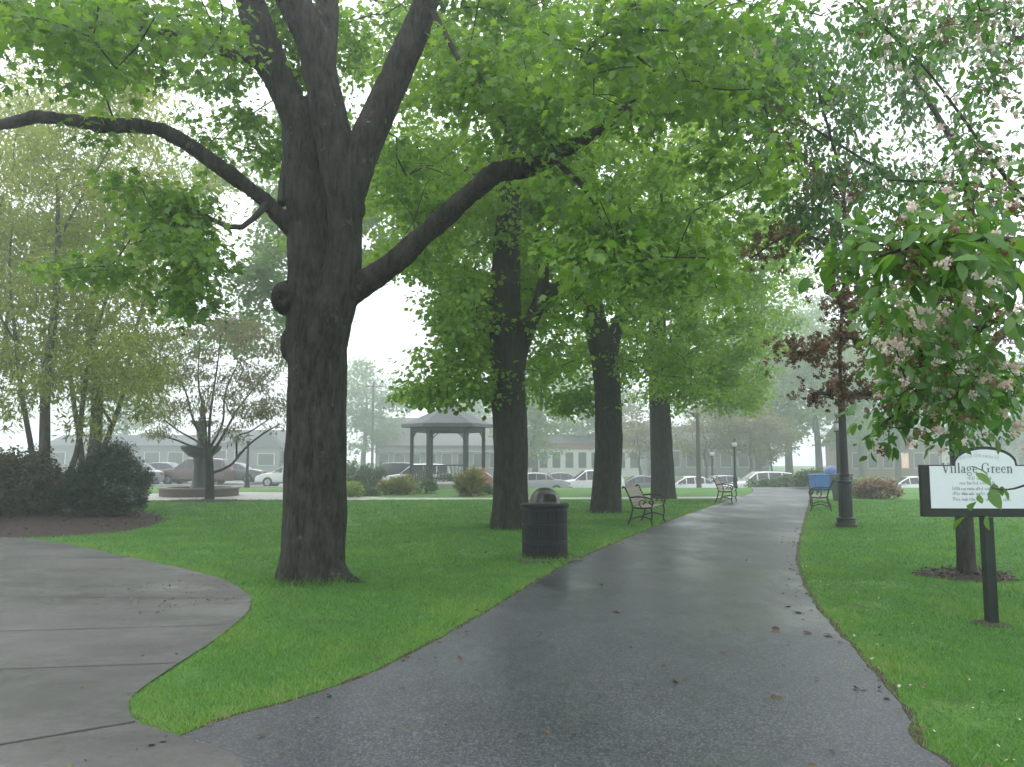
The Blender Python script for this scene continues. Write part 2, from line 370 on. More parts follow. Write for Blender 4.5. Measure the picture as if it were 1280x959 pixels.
class Skel:
    def __init__(s): s.P = []; s.r = []; s.limbs = []
    def limb(s, pts, attach=True, sp=.18):
        """pts rows x,y,z,r"""
        q = catmull(np.asarray(pts, float), 8)
        L = np.r_[0, np.cumsum(np.linalg.norm(np.diff(q[:, :3], axis=0), axis=1))]
        t = np.linspace(0, L[-1], max(4, int(L[-1] / sp)))
        q = np.stack([np.interp(t, L, q[:, k]) for k in range(4)], 1)
        s.limbs.append(q)
        if attach: s.P.append(q[:, :3]); s.r.append(q[:, 3])
        return q
def grow(sk, clumps, rng, seg=.3, lift=.12, wob=.1, tip=.006, expo=2.35, pen=.35, minz=None):
    P0 = np.concatenate(sk.P); r0 = np.concatenate(sk.r)
    if minz is not None: k = P0[:, 2] > minz; P0 = P0[k]; r0 = r0[k]
    n0 = len(P0); cap = n0 + len(clumps) * 40
    P = np.zeros((cap, 3)); P[:n0] = P0; L = np.zeros(cap); n = n0
    par = np.full(cap, -1); chains = []
    d0 = np.array([np.min(np.linalg.norm(P0 - c, axis=1)) for c in clumps])
    for ci in np.argsort(d0):
        c = clumps[ci]; dv = c - P[:n]; dist = np.linalg.norm(dv, axis=1)
        j = int(np.argmin(dist + pen * L[:n] * .3)); d = dist[j]
        k = int(np.clip(d / seg, 2, 38))
        p0, p3 = P[j], c; mid = .5 * (p0 + p3) + np.array([0, 0, lift * d]) + rng.normal(size=3) * wob * d
        t = (np.arange(1, k + 1) / k)[:, None]
        path = (1 - t) ** 2 * p0 + 2 * t * (1 - t) * mid + t * t * p3
        path[:-1] += rng.normal(size=(k - 1, 3)) * .05 * min(d, 1.)
        ids = np.arange(n, n + k); P[ids] = path; par[ids[0]] = j; par[ids[1:]] = ids[:-1]; L[ids] = L[j] + d * t[:, 0]
        chains.append((j, ids)); n += k
    A = np.zeros(n); base = tip ** expo
    for i in range(n - 1, n0 - 1, -1):
        if A[i] == 0: A[i] = base
        if par[i] >= 0: A[par[i]] += A[i] * 1.0
    r = np.maximum(A, base) ** (1 / expo)
    out = []
    for j, ids in chains:
        rr = r[ids]; r_start = min(rr[0] * 1.25, r0[j] * .7) if j < n0 else min(rr[0] * 1.1, r[j])
        if j < n0: rr = np.minimum(rr, r0[j] * .7)
        out.append((np.vstack([P[j], P[ids]]), np.r_[r_start, rr]))
    return out
def wood_mesh(name, chains, mat, parent, sides=5, limb_sides=None, limbs=()):
    V = []; F = []; n = 0
    for p, r in chains:
        v, f = tube_np(p, r, sides); V.append(v); F.append(f + n); n += len(v)
    for q in limbs:
        v, f = tube_np(q[:, :3], q[:, 3], limb_sides or 12); V.append(v); F.append(f + n); n += len(v)
    return mesh_np(name, np.concatenate(V), [np.concatenate(F)], mat, parent)
def trunk_organic(name, limbs, mat, parent, voxel=.03, blobs=(), lump=.02, seed=0, ridge=.7):
    V = []; F = []; n = 0
    for q in limbs:
        v, f = tube_np(q[:, :3], q[:, 3], 20)
        # domed ends
        V.append(v); F += [tuple(t + n) for t in f]; m = len(v)
        F.append(tuple(n + k for k in range(19, -1, -1))); F.append(tuple(n + m - 20 + k for k in range(20))); n += m
    mb = MB(); mb.add(np.concatenate(V), F)
    for c, r in blobs:
        mb.lathe([(r[0] * math.sin(t), -r[2] * math.cos(t)) for t in np.linspace(.05, math.pi - .05, 12)], 16, c)
    o = mb.build(name, mat, parent, True)
    md = o.modifiers.new('r', 'REMESH'); md.mode = 'VOXEL'; md.voxel_size = voxel; md.use_smooth_shade = True
    ms = o.modifiers.new('s', 'SMOOTH'); ms.iterations = 5; ms.factor = .5
    dg = bpy.context.evaluated_depsgraph_get(); me = bpy.data.meshes.new_from_object(o.evaluated_get(dg))
    o.modifiers.clear(); old = o.data; o.data = me
    nv = len(me.vertices); co = np.zeros(nv * 3, np.float32); no = np.zeros(nv * 3, np.float32)
    me.vertices.foreach_get('co', co); me.vertices.foreach_get('normal', no); co = co.reshape(-1, 3); no = no.reshape(-1, 3)
    h = np.array([mnoise.fractal(Vector((c[0] * 7 + seed, c[1] * 7, c[2] * 1.1)), .9, 2.1, 4) * .6 + mnoise.noise(Vector((c[0] * 2.2, c[1] * 2.2 + seed, c[2] * 1.6))) + ridge * (.45 - abs(mnoise.noise(Vector((c[0] * 13, c[1] * 13 + seed, c[2] * 1.5))) + .5 * mnoise.noise(Vector((c[0] * 27, c[1] * 27, c[2] * 4)))) * 1.6) for c in co])
    co += no * (h * lump)[:, None].astype(np.float32)
    me.vertices.foreach_set('co', co.ravel()); me.update()
    me.polygons.foreach_set('use_smooth', np.ones(len(me.polygons), bool))
    if not me.materials: me.materials.append(mat)
    return o
def core(q, lim=.075):
    q = q.copy(); q[:, 3] *= np.where(q[:, 3] < lim, 1.0, .5); return q
def ell_points(rng, n, c, r, shell=.5, zmin=-9):
    q = rng.normal(size=(n, 3)); q /= np.linalg.norm(q, axis=1)[:, None]; q *= (rng.random(n) ** (shell * .66))[:, None]
    p = np.asarray(c) + q * np.asarray(r); return p[p[:, 2] > zmin]
def img_blob(rng, n, px, py, rx, ry, y0, y1):
    a = rng.random(n) * 6.283; t = np.sqrt(rng.random(n)); Y = rng.uniform(y0, y1, n)
    return np.array([at(px + rx * k * math.cos(b), py + ry * k * math.sin(b), y) for k, b, y in zip(t, a, Y)])
HEM = np.array([(300, 480), (440, 470), (470, 455), (490, 525), (520, 535), (560, 512), (600, 515), (640, 505), (680, 520), (715, 530), (745, 505), (790, 540), (850, 512), (900, 520), (940, 535), (975, 470), (1000, 400), (1030, 330), (1100, 300)], float)
def allowed(P, front=True):
    px, py = project(P); Y = P[:, 1]
    ok = py < np.interp(px, HEM[:, 0], HEM[:, 1]) - 200 / np.maximum(Y, 3)
    gap = in_poly([(430, 395), (465, 345), (520, 360), (540, 395), (515, 440), (490, 480), (482, 530), (430, 510)], px, py)
    t2 = (px > 605) & (px < 668) & (py > 285) & (Y < 18); t2b = (px > 640) & (px < 715) & (py > 330) & (py < 450) & (Y < 18.2)
    t3 = (px > 728) & (px < 785) & (py > 372) & (Y < 23.5); t4 = (px > 802) & (px < 850) & (py > 505) & (Y < 32)
    t1 = in_poly([(270, -60), (560, -60), (575, 60), (520, 190), (640, 180), (720, 215), (660, 270), (500, 400), (470, 700), (330, 700), (320, 330), (200, 215), (60, 200), (-120, 215), (-120, 95), (60, 100), (250, 110), (300, 90)], px, py) & (Y < 11.2)
    return ok & ~gap & ~t2 & ~t2b & ~t3 & ~t4 & ~t1

# ================================================================== GROUND
def axis_lines(brk):
    a = np.sinh(np.linspace(-4.6, 4.6, 81)) * 280 / math.sinh(4.6)
    return np.unique(np.round(np.concatenate([a, brk]), 3))
xs = axis_lines([-20, -7, 8, -40, 40]); ys = axis_lines([44, 50, 50.5, 62, 62.5])
X, Yg = np.meshgrid(xs, ys); Z = terrain(X, Yg)
nx, ny = len(xs), len(ys); ii = np.arange(ny - 1)[:, None] * nx + np.arange(nx - 1)[None]
tag(mesh_np('lawn', np.c_[X.ravel(), Yg.ravel(), Z.ravel()], [np.stack([ii, ii + 1, ii + nx + 1, ii + nx], -1).reshape(-1, 4)], MAT['lawn']),
    'wide mown spring green lawn of the park', 'lawn', kind='structure')
def sheet(name, poly, z, mat, label, cat, kind='structure'):
    import bmesh
    bm = bmesh.new(); vs = [bm.verts.new((p[0], p[1], z)) for p in poly]; f = bm.faces.new(vs); bm.normal_update()
    if f.normal.z < 0: f.normal_flip()
    bmesh.ops.triangulate(bm, faces=[f]); me = bpy.data.meshes.new(name); bm.to_mesh(me); bm.free(); me.materials.append(mat)
    o = bpy.data.objects.new(name, me); C.objects.link(o); return tag(o, label, cat, kind=kind)
gl = lambda L: np.array([G(*p)[:2] for p in L])
left_edge = np.vstack([[(-2.9, 1.0)], [(-2.35, 3.6)], gl([(242, 916), (300, 895), (400, 867), (500, 826), (600, 771), (700, 711), (780, 675), (860, 643), (905, 628), (940, 616)]), [(13.2, 44.5)]])
right_edge = np.vstack([[(2.75, 1.0)], gl([(1185, 959), (1135, 895), (1082, 830), (1022, 762), (999, 718), (995, 692), (1002, 660), (1010, 630), (1012, 616)]), [(16.6, 44.5)]])
le = catmull(left_edge, 10); re = catmull(right_edge, 10)
jit = lambda p, a, f=3.: p + np.array([[mnoise.noise(Vector((q[0] * f, q[1] * f, 3.1))) * a, mnoise.noise(Vector((q[0] * f, q[1] * f, 9.7))) * a] for q in p])
def dense(p, sp=.12):
    L = np.r_[0, np.cumsum(np.linalg.norm(np.diff(p, axis=0), axis=1))]; t = np.linspace(0, L[-1], int(L[-1] / sp))
    return np.stack([np.interp(t, L, p[:, k]) for k in range(2)], 1)
le = dense(le); re = dense(re)
back = np.array([(6.0, -12.), (-9., -12.)])
path_poly = np.vstack([jit(le, .03, 5.), jit(re, .035, 5.)[::-1], back, [(-9, 1.0)]])
def offset(p, d):
    t = np.gradient(p, axis=0); t /= np.linalg.norm(t, axis=1)[:, None]; return p + np.c_[-t[:, 1], t[:, 0]] * d
soil_poly = np.vstack([jit(offset(le, .05), .05, 6.), jit(offset(re, -.06), .06, 6.)[::-1], back + [[.2, 0], [0, 0]], [(-9, 1.2)]])
tag(sheet('path_edge_soil', soil_poly, .003, MAT['soil'], 'dark soil and leaf crumbs along the edges of the asphalt path', 'soil'), kind='structure')
sheet('path', path_poly, .008, MAT['asphalt'], 'wet dark asphalt path curving away through the park', 'path')
conc_edge = dense(catmull(np.vstack([[(-22, 17.2)], gl([(-90, 669), (0, 672), (60, 677), (180, 701), (268, 722), (308, 742), (313, 756), (306, 770), (270, 800), (215, 836), (170, 868), (161, 884), (172, 904), (232, 925), (305, 959)]), [(-1.15, 3.3), (-.6, 1.0)]]), 10), .08)
conc_poly = np.vstack([conc_edge, [(-.2, -12), (-24, -12)]])
plaza = sheet('plaza', conc_poly, .013, MAT['concrete'], 'damp grey concrete plaza with faint joints', 'plaza')
jm = MB()
def joint(a, b, w=.012):
    a = np.array(a); b = np.array(b); q = np.linspace(0, 1, 14)[:, None]; p = a + (b - a) * q; d = (b - a) / np.linalg.norm(b - a); nrm = np.array([-d[1], d[0]]) * w
    V = [(*(k + nrm), .0165) for k in p] + [(*(k - nrm), .0165) for k in p]; m = len(p)
    jm.add(V, [(i, i + m, i + m + 1, i + 1) for i in range(m - 1)])
def gj(*p): return G(*p)[:2]
joint(gj(-300, 985), gj(169, 905), .013); joint(gj(-300, 800), gj(283, 783), .006); joint(gj(-300, 745), gj(306, 750), .007); joint(gj(-300, 712), gj(215, 713), .007)
joint(gj(-300, 850), gj(222, 831), .006)
pj = jm.build('plaza_joint', MAT['joint']); tag(pj, 'thin dark joints scored across the concrete plaza', 'joint', kind='structure')
mulch_poly = dense(catmull(gl([(-60, 668), (60, 671), (140, 667), (190, 658), (203, 650), (190, 642), (150, 637), (60, 634), (-60, 632)]), 8, True), .15)
# gently mounded mulch bed
def mound(name, poly, h, mat, label, cat, zb=.004, n=10, seed=0):
    c = poly.mean(0); V = []; m = len(poly)
    for i in range(n):
        t = 1 - i / n; 
        for p in poly:
            q = c + (p - c) * t; V.append((q[0], q[1], zb + h * (1 - t ** 3) + (.03 * mnoise.noise(Vector((q[0] * 5, q[1] * 5, seed))) if i else 0)))
    V.append((c[0], c[1], zb + h)); F = [(i * m + k, i * m + (k + 1) % m, (i + 1) * m + (k + 1) % m, (i + 1) * m + k) for i in range(n - 1) for k in range(m)]
    mb = MB(); mb.add(V, F + [((n - 1) * m + k, (n - 1) * m + (k + 1) % m, n * m) for k in range(m)])
    return tag(mb.build(name, mat, None, True), label, cat, kind='structure')
mound('mulch_bed', mulch_poly, .12, MAT['mulch'], 'dark bark mulch bed under the yew shrub', 'mulch bed')
tb = G(1208, 721)
ring = np.array([(tb[0] + .62 * math.cos(a) * (1 + .12 * math.sin(3 * a)), tb[1] + .62 * math.sin(a)) for a in np.linspace(0, 6.283, 40, endpoint=False)])
mound('mulch_ring', ring, .05, MAT['mulch'], 'dark mulch ring round the crabapple trunk behind the sign', 'mulch')
sb_ = G(262, 627); ring2 = np.array([(sb_[0] + 1.5 * math.cos(a), sb_[1] + .8 * math.sin(a)) for a in np.linspace(0, 6.283, 40, endpoint=False)])
mound('mulch_patch', ring2, .05, MAT['mulch'], 'dark mulch patch under the small spreading tree by the fountain', 'mulch')
# cross path and fountain court
cp = np.array([(-40, 30.2), (-16, 30.6), (-9.5, 31.0), (0, 31.6), (8, 32.4), (9.5, 33.0), (9.5, 33.9), (0, 32.7), (-5, 32.9), (-7, 34.2), (-8.5, 37.5), (-12.5, 38.2), (-16.5, 36.5), (-18, 33.6), (-40, 33.0)])
sheet('cross_path', cp, .004, MAT['pale_concrete'], 'pale concrete path crossing the far lawn past the fountain', 'path')
# street beyond the park
def strip(name, y0, y1, dz, mat, label, cat, x0=-150, x1=150):
    xl = np.array([x0, -20, -7, 8, x1]); V = []
    for y in (y0, y1): V += [(x, y, terrain(x, y) + dz) for x in xl]
    n = len(xl); return tag(mesh_np(name, V, [np.array([(i, i + 1, n + i + 1, n + i) for i in range(n - 1)])], mat, None, None, False), label, cat, kind='structure')
strip('street', 50.5, 62, .006, MAT['street'], 'wet street with parked cars beyond the park', 'street')
strip('far_pavement', 62.5, 66, .12, MAT['pale_concrete'], 'pale pavement on the far side of the street', 'pavement')
kb = MB(); 
for (a, b) in ((-150, -20), (-20, -7), (-7, 8), (8, 150)):
    for y0 in (50.15, 62.1):
        za, zb = terrain(a, 55.), terrain(b, 55.)
        kb.add([(a, y0, za - .1), (b, y0, zb - .1), (b, y0 + .3, zb - .1), (a, y0 + .3, za - .1), (a, y0, za + .13), (b, y0, zb + .13), (b, y0 + .3, zb + .13), (a, y0 + .3, za + .13)],
               [(0, 3, 2, 1), (4, 5, 6, 7), (0, 1, 5, 4), (1, 2, 6, 5), (2, 3, 7, 6), (3, 0, 4, 7)])
tag(kb.build('kerb', MAT['pale_concrete']), 'pale concrete kerb along the street', 'kerb', kind='structure')

def mulch_chips():
    rng = np.random.default_rng(15); P = []
    for poly, h, n in ((mulch_poly, .12, 5200), (ring, .05, 700), (ring2, .05, 500)):
        c = poly.mean(0); t = rng.random(n) ** .5 * 1.04; i = rng.integers(0, len(poly), n); q = c + (poly[i] - c) * t[:, None] + rng.normal(size=(n, 2)) * .04
        P.append(np.c_[q, .01 + h * np.clip(1 - t ** 3, 0, 1) + rng.uniform(0, .03, n)])
    P = np.concatenate(P); m = len(P)
    V, F = leaves_np(P, rng.normal(size=(m, 3)) * [1, 1, .35], np.array([0, 0, 1.]) + rng.normal(size=(m, 3)) * .6, rng.uniform(.03, .09, m), SPRAY)
    return mesh_np('mulch_chips', V, F, MAT['chips'], None, np.repeat(rng.random(m), len(SPRAY[0])))
tag(mulch_chips(), 'loose dark bark chips strewn over the mulch beds', 'mulch', kind='stuff')
# ------------------------------------------------------------------ grass
def lawn_mask(x, y, soft=.0):
    m = in_poly(path_poly, x, y) | (in_poly(soil_poly, x, y) & (np.random.default_rng(len(x)).random(len(x)) > .38)) | in_poly(conc_poly, x, y) | in_poly(mulch_poly, x, y) | in_poly(ring, x, y) | in_poly(ring2, x, y) | in_poly(cp, x, y)
    return ~m
TR = [(*G(388, 726)[:2], .62), (*G(637, 661)[:2], .62), (*G(757, 641)[:2], .65), (*G(681, 699)[:2], .72), (*G(1058, 660)[:2], .34)]
def grass():
    rng = np.random.default_rng(3); Vs = []; Rn = []
    for (y0, y1, dens, h, w) in ((3.9, 7.5, 5200, .034, .0055), (7.5, 12, 2600, .036, .008), (12, 20, 1000, .04, .014), (20, 31, 330, .045, .026)):
        xw0, xw1 = -.69 * y1 - .3, .69 * y1 + .3
        n = int((y1 - y0) * (xw1 - xw0) * dens); x = rng.uniform(xw0, xw1, n); y = rng.uniform(y0, y1, n)
        k = (np.abs(x) < .69 * y + .3); x = x[k]; y = y[k]; k = lawn_mask(x, y); x = x[k]; y = y[k]
        # ragged fringe beyond lawn edge comes from blades leaning; thin bare spots
        nz = np.array([mnoise.noise(Vector((a * .9, b * .9, 0))) + .5 * mnoise.noise(Vector((a * 3.1, b * 3.1, 5))) for a, b in zip(x[::1], y[::1])])
        k = rng.random(len(x)) < np.clip(1.1 + nz * 1.1, .15, 1); x = x[k]; y = y[k]; nz = nz[k]
        E = np.vstack([le[::3], re[::3], conc_edge[::4]]); E = E[(E[:, 1] > 3) & (E[:, 1] < 32)]; ed = np.concatenate([np.sqrt(((np.c_[a_, b_][:, None] - E[None]) ** 2).sum(2)).min(1) for a_, b_ in zip(np.array_split(x, 60), np.array_split(y, 60))]); ew = np.exp(-ed / .3)
        m = len(x); hh = h * rng.uniform(.45, 1.4, m) * (1 + .45 * nz) * np.where(rng.random(m) < .03, 1.9, 1.)
        for tx_, ty_, tr_ in TR: hh = hh * (1 + 1.3 * (np.hypot(x - tx_, y - ty_) < tr_)); a = rng.random(m) * 6.283; lean = rng.normal(size=(m, 2)) * .75
        dx = np.cos(a) * w * .5; dy = np.sin(a) * w * .5
        V = np.zeros((m, 3, 3)); V[:, 0] = np.c_[x - dx, y - dy, np.full(m, -.002)]; V[:, 1] = np.c_[x + dx, y + dy, np.full(m, -.002)]
        V[:, 2] = np.c_[x + lean[:, 0] * hh, y + lean[:, 1] * hh, hh]
        Vs.append(V.reshape(-1, 3)); Rn.append(np.repeat(np.clip(.28 + nz * .5 + ew * .45 + rng.normal(size=m) * .24, 0, 1), 3))
    V = np.concatenate(Vs); return mesh_np('grass', V, [np.arange(len(V)).reshape(-1, 3)], MAT['grass'], None, np.concatenate(Rn), False)
tag(grass(), 'short wet green grass of the mown lawn', 'grass', kind='stuff')
# leaf litter on the asphalt and fallen petals at its right edge
def litter():
    rng = np.random.default_rng(5)
    n = 600; t = rng.integers(0, len(re) - 1, n); p = re[t] + rng.normal(size=(n, 2)) * np.array([.16, .1]); 
    x2 = rng.uniform(-1.5, 5, 160); y2 = rng.uniform(4, 22, 160)
    l = rng.integers(0, len(le) - 1, 450); q = le[l] + rng.normal(size=(450, 2)) * .1
    P = np.vstack([p, np.c_[x2, y2], q, np.array([(gj(*k)) for k in [(840, 852), (965, 872), (770, 767), (968, 790), (1010, 792), (975, 788), (1000, 768), (985, 760), (905, 655), (1030, 795)] for _ in range(1)])]); gt = gl([(290, 745)])[0] + rng.normal(size=(320, 2)) * [.55, .75] + [-.5, .2]; gt2 = np.c_[rng.uniform(-7, -2.2, 140), rng.uniform(4.5, 14, 140)]; gt = np.vstack([gt, gt2]); gt = gt[in_poly(conc_poly, gt[:, 0], gt[:, 1])]; P = np.vstack([gt, P]); ng = len(gt); P = P[P[:, 1] < 26]
    m = len(P); sz = rng.uniform(.012, .05, m); sz[-10:] = .09; sz[:ng] *= .7
    D = rng.normal(size=(m, 3)) * [1, 1, .15]; N = np.array([0, 0, 1.]) + rng.normal(size=(m, 3)) * .3
    V, F = leaves_np(np.c_[P, np.full(m, .022)], D, N, sz, KITE)
    return mesh_np('leaf_litter', V, F, MAT['litter'], None, np.repeat(rng.random(m), len(KITE[0])))
tag(litter(), 'small dead leaves and twigs scattered over the wet asphalt', 'leaf litter', kind='stuff')
def petals():
    rng = np.random.default_rng(6); n = 50; y = 4.2 + 8 * rng.random(n) ** 2; x = np.interp(y, re[:, 1], re[:, 0]) + np.abs(rng.normal(size=n)) * .5 + .02
    V, F = leaves_np(np.c_[x, y, rng.uniform(.02, .04, n)], rng.normal(size=(n, 3)) * [1, 1, .2], np.array([0, 0, 1.]) + rng.normal(size=(n, 3)) * .4, rng.uniform(.012, .026, n), KITE)
    return mesh_np('petals', V, F, MAT['petal'], None, np.repeat(rng.random(n), len(KITE[0])))
tag(petals(), 'pale fallen blossom petals in the grass beside the path', 'petals', kind='stuff')

# ================================================================== MAIN MAPLE
def px_limb(rows):
    """rows px,py,radius_px,Y"""
    out = []
    for px, py, rp, Y in rows: p = at(px, py, Y); out.append((*p, rp * Y / FPX))
    return out
def main_maple():
    rng = np.random.default_rng(11)
    b = G(388, 726); Y = b[1]; root = thing('maple_tree', 'huge old maple with a knot on its forked dark trunk beside the plaza', 'tree', b, group='maples in a row beside the path')
    sk = Skel(); L = []
    L.append(sk.limb([(b[0], Y, -.15, .465)] + px_limb([(389, 722, 44, Y), (392, 690, 39.5, Y), (394, 600, 37.5, Y), (396, 520, 36.5, Y), (397, 470, 36.5, Y), (396, 425, 37, Y), (393, 395, 34, Y), (387, 335, 28, Y), (384, 260, 26, Y), (377, 180, 24, Y), (371, 128, 22, Y)])))
    L.append(sk.limb(px_limb([(376, 190, 14, Y), (362, 130, 19, Y - .05), (345, 90, 20, Y - .1), (328, 45, 19, Y - .15), (312, 0, 18, Y - .2), (298, -70, 15, Y - .3), (270, -190, 11, Y - .5), (250, -330, 6, Y - .4)])))
    L.append(sk.limb(px_limb([(398, 440, 34, Y - .05), (414, 395, 29, Y - .15), (426, 350, 25, Y - .2), (431, 290, 21, Y - .25), (428, 235, 24, Y - .3), (414, 160, 23, Y - .35), (402, 100, 22, Y - .4), (388, 45, 22, Y - .5), (365, 0, 21, Y - .6), (330, -60, 18, Y - .8), (290, -160, 12, Y - 1.2), (270, -300, 6, Y - 1.5)])))
    L.append(sk.limb(px_limb([(405, 120, 14, Y - .3), (408, 60, 15, Y), (409, 0, 14, Y + .2), (415, -120, 11, Y + .6), (430, -280, 6, Y + 1)])))
    L.append(sk.limb(px_limb([(432, 262, 20, Y - .3), (447, 205, 22, Y - .3), (468, 155, 21, Y - .3), (490, 105, 20, Y - .3), (512, 55, 18, Y - .4), (532, 5, 17, Y - .5), (555, -70, 14, Y - .7), (590, -190, 9, Y - 1), (620, -300, 5, Y - 1.2)])))
    L.append(sk.limb(px_limb([(385, 300, 14, Y), (360, 283, 11, Y - .1), (330, 250, 10, Y - .2), (272, 207, 10, Y - .45), (212, 167, 9.5, Y - .7), (175, 158, 9, Y - .8), (130, 157, 8.5, Y - .9), (50, 146, 7.5, Y - 1.1), (0, 156, 7, Y - 1.2), (-70, 150, 6, Y - 1.4), (-160, 120, 4, Y - 1.7)])))
    L.append(sk.limb(px_limb([(430, 372, 17, Y - .2), (457, 353, 16.5, Y - .25), (490, 330, 15, Y - .4), (540, 285, 14, Y - .6), (588, 243, 13.5, Y - .8), (622, 216, 13, Y - 1), (660, 209, 12.5, Y - 1.1), (712, 184, 9.5, Y - 1.3), (745, 165, 7, Y - 1.4), (800, 125, 5, Y - 1.6), (870, 80, 3.5, Y - 1.8)])))
    L.append(sk.limb(px_limb([(335, 95, 9, Y - .1), (318, 78, 7.5, Y - .2), (270, 61, 6.5, Y - .5), (215, 42, 5, Y - .8), (130, 30, 4, Y - 1.1), (30, 25, 3, Y - 1.5)])))
    L.append(sk.limb(px_limb([(352, 255, 6, Y - .1), (357, 205, 5.5, Y + .3), (366, 160, 5, Y + .6), (372, 90, 4, Y + 1.1)])))
    L.append(sk.limb(px_limb([(336, 252, 6, Y - .2), (322, 268, 4.2, Y - .4), (300, 285, 3.6, Y - .6), (275, 280, 3.2, Y - .8), (240, 262, 2.8, Y - 1), (200, 270, 2.4, Y - 1.1)])))
    L.append(sk.limb(px_limb([(712, 186, 6, Y - 1.3), (690, 195, 4.5, Y - 1.5), (735, 240, 3.5, Y - 1.7), (760, 290, 2.8, Y - 1.8)])))
    L.append(sk.limb(px_limb([(535, 5, 6, Y - .5), (556, 42, 4.2, Y - .7), (578, 82, 3.4, Y - .9), (606, 122, 3, Y - 1.1), (640, 162, 2.5, Y - 1.2), (672, 180, 2, Y - 1.3)])))
    # root flare
    roots = []
    for a in (-.45, .9, 2.3, 3.9, 5.2):
        q = np.array([(b[0] + r_ * math.cos(a), Y + r_ * math.sin(a), z, w) for r_, z, w in ((.2, .6, .16), (.3, .22, .14), (.40, .03, .09), (.52, -.07, .05))]); roots.append(catmull(q, 5))
    knot = at(356, 372, Y - .12)
    roots.append(catmull(np.array([(b[0] + r_, Y - .28 * r_, z, w) for r_, z, w in ((.25, .4, .13), (.42, .12, .11), (.58, .03, .08), (.78, -.03, .05))]), 5))
    for q in L: q[:, :3] -= b
    for q in roots: q[:, :3] -= b
    P0 = [p - b for p in sk.P]  # same arrays were shifted in place for limbs; keep copies
    big = L[:7] + [L[7]]
    tr = trunk_organic('trunk', big + roots, MAT['bark'], root, .019,
                       blobs=[(knot - b, (.19, .19, .23)), (at(362, 432, Y) - b, (.13, .2, .24)), (at(452, 262, Y - .3) - b, (.06, .1, .12))], lump=.022)
    # knot hole: a ringed hollow on the stub
    kb_ = MB(); kc = np.array([0, 0, 0.]); n = 18
    prof = [(.115, .0), (.10, .03), (.075, .025), (.05, -.01), (.02, -.03)]
    kb_.lathe(prof, n, (0, 0, 0), False); kb_.add([(.02 * math.cos(6.283 * k / n), .02 * math.sin(6.283 * k / n), -.03) for k in range(n)], [tuple(range(n))])
    k = kb_.build('knot', MAT['bark'], root, True, loc=tuple(at(354, 371, Y - .31) - b)); k.rotation_euler = (R(96), 0, R(-14))
    # foliage clumps
    cl = [img_blob(rng, 34, 60, 25, 150, 80, 6.2, 11), img_blob(rng, 32, 240, 40, 140, 60, 7, 12), img_blob(rng, 9, 205, 290, 60, 45, 8.6, 10.6), img_blob(rng, 6, 245, 345, 40, 40, 9, 11), img_blob(rng, 4, 165, 250, 35, 25, 8.8, 10), img_blob(rng, 3, 290, 285, 30, 40, 9.4, 11), img_blob(rng, 4, 200, 375, 60, 20, 8.6, 10.2),
          img_blob(rng, 6, 110, 335, 50, 15, 9, 10.4), img_blob(rng, 6, 30, 175, 60, 25, 8, 9.6), img_blob(rng, 14, 60, 120, 90, 40, 8, 10), img_blob(rng, 34, 600, 40, 130, 80, 7, 13),
          img_blob(rng, 36, 800, 210, 170, 150, 6.8, 12), img_blob(rng, 26, 940, 120, 80, 110, 8, 12.5), img_blob(rng, 44, 820, 60, 170, 90, 6, 12), img_blob(rng, 14, 430, 40, 130, 90, 11.4, 13.5), img_blob(rng, 15, 300, 150, 70, 90, 11.4, 13.5), img_blob(rng, 8, 520, 250, 60, 70, 11.4, 13),
          img_blob(rng, 8, 520, 110, 60, 70, 8.5, 9.6), img_blob(rng, 10, 330, 40, 60, 60, 10.8, 13), img_blob(rng, 14, 740, 330, 70, 60, 8, 10.5), img_blob(rng, 12, 660, 150, 70, 50, 8.2, 10.5), img_blob(rng, 8, 900, 330, 60, 60, 8.5, 11)]
    cl = np.concatenate(cl); cl = cl[allowed(cl)]
    top = ell_points(rng, 170, (b[0], Y, 10.8), (7.5, 7, 4.5), .6, 8.2)
    cl = np.concatenate([cl, top]) - b
    sk.P = [q[:, :3] for q in L]; sk.r = [q[:, 3] for q in L]
    ch = grow(sk, cl, rng, .3, .10, .12, .0065, minz=3.2)
    wood_mesh('branchwork', ch, MAT['bark_thin'], root, 5, 8, [core(q) for q in L[:8]] + L[8:])
    tips = np.concatenate([np.vstack([p[-1], p[max(-3, -len(p))] + rng.normal(size=3) * .1, p[max(-5, -len(p))] + rng.normal(size=3) * .15]) for p, r in ch])
    crown_mesh('crown', tips, 34, .43, .102, MAPLE, MAT['leaf1'], rng, root, droop=.5, flat=.5)
main_maple()

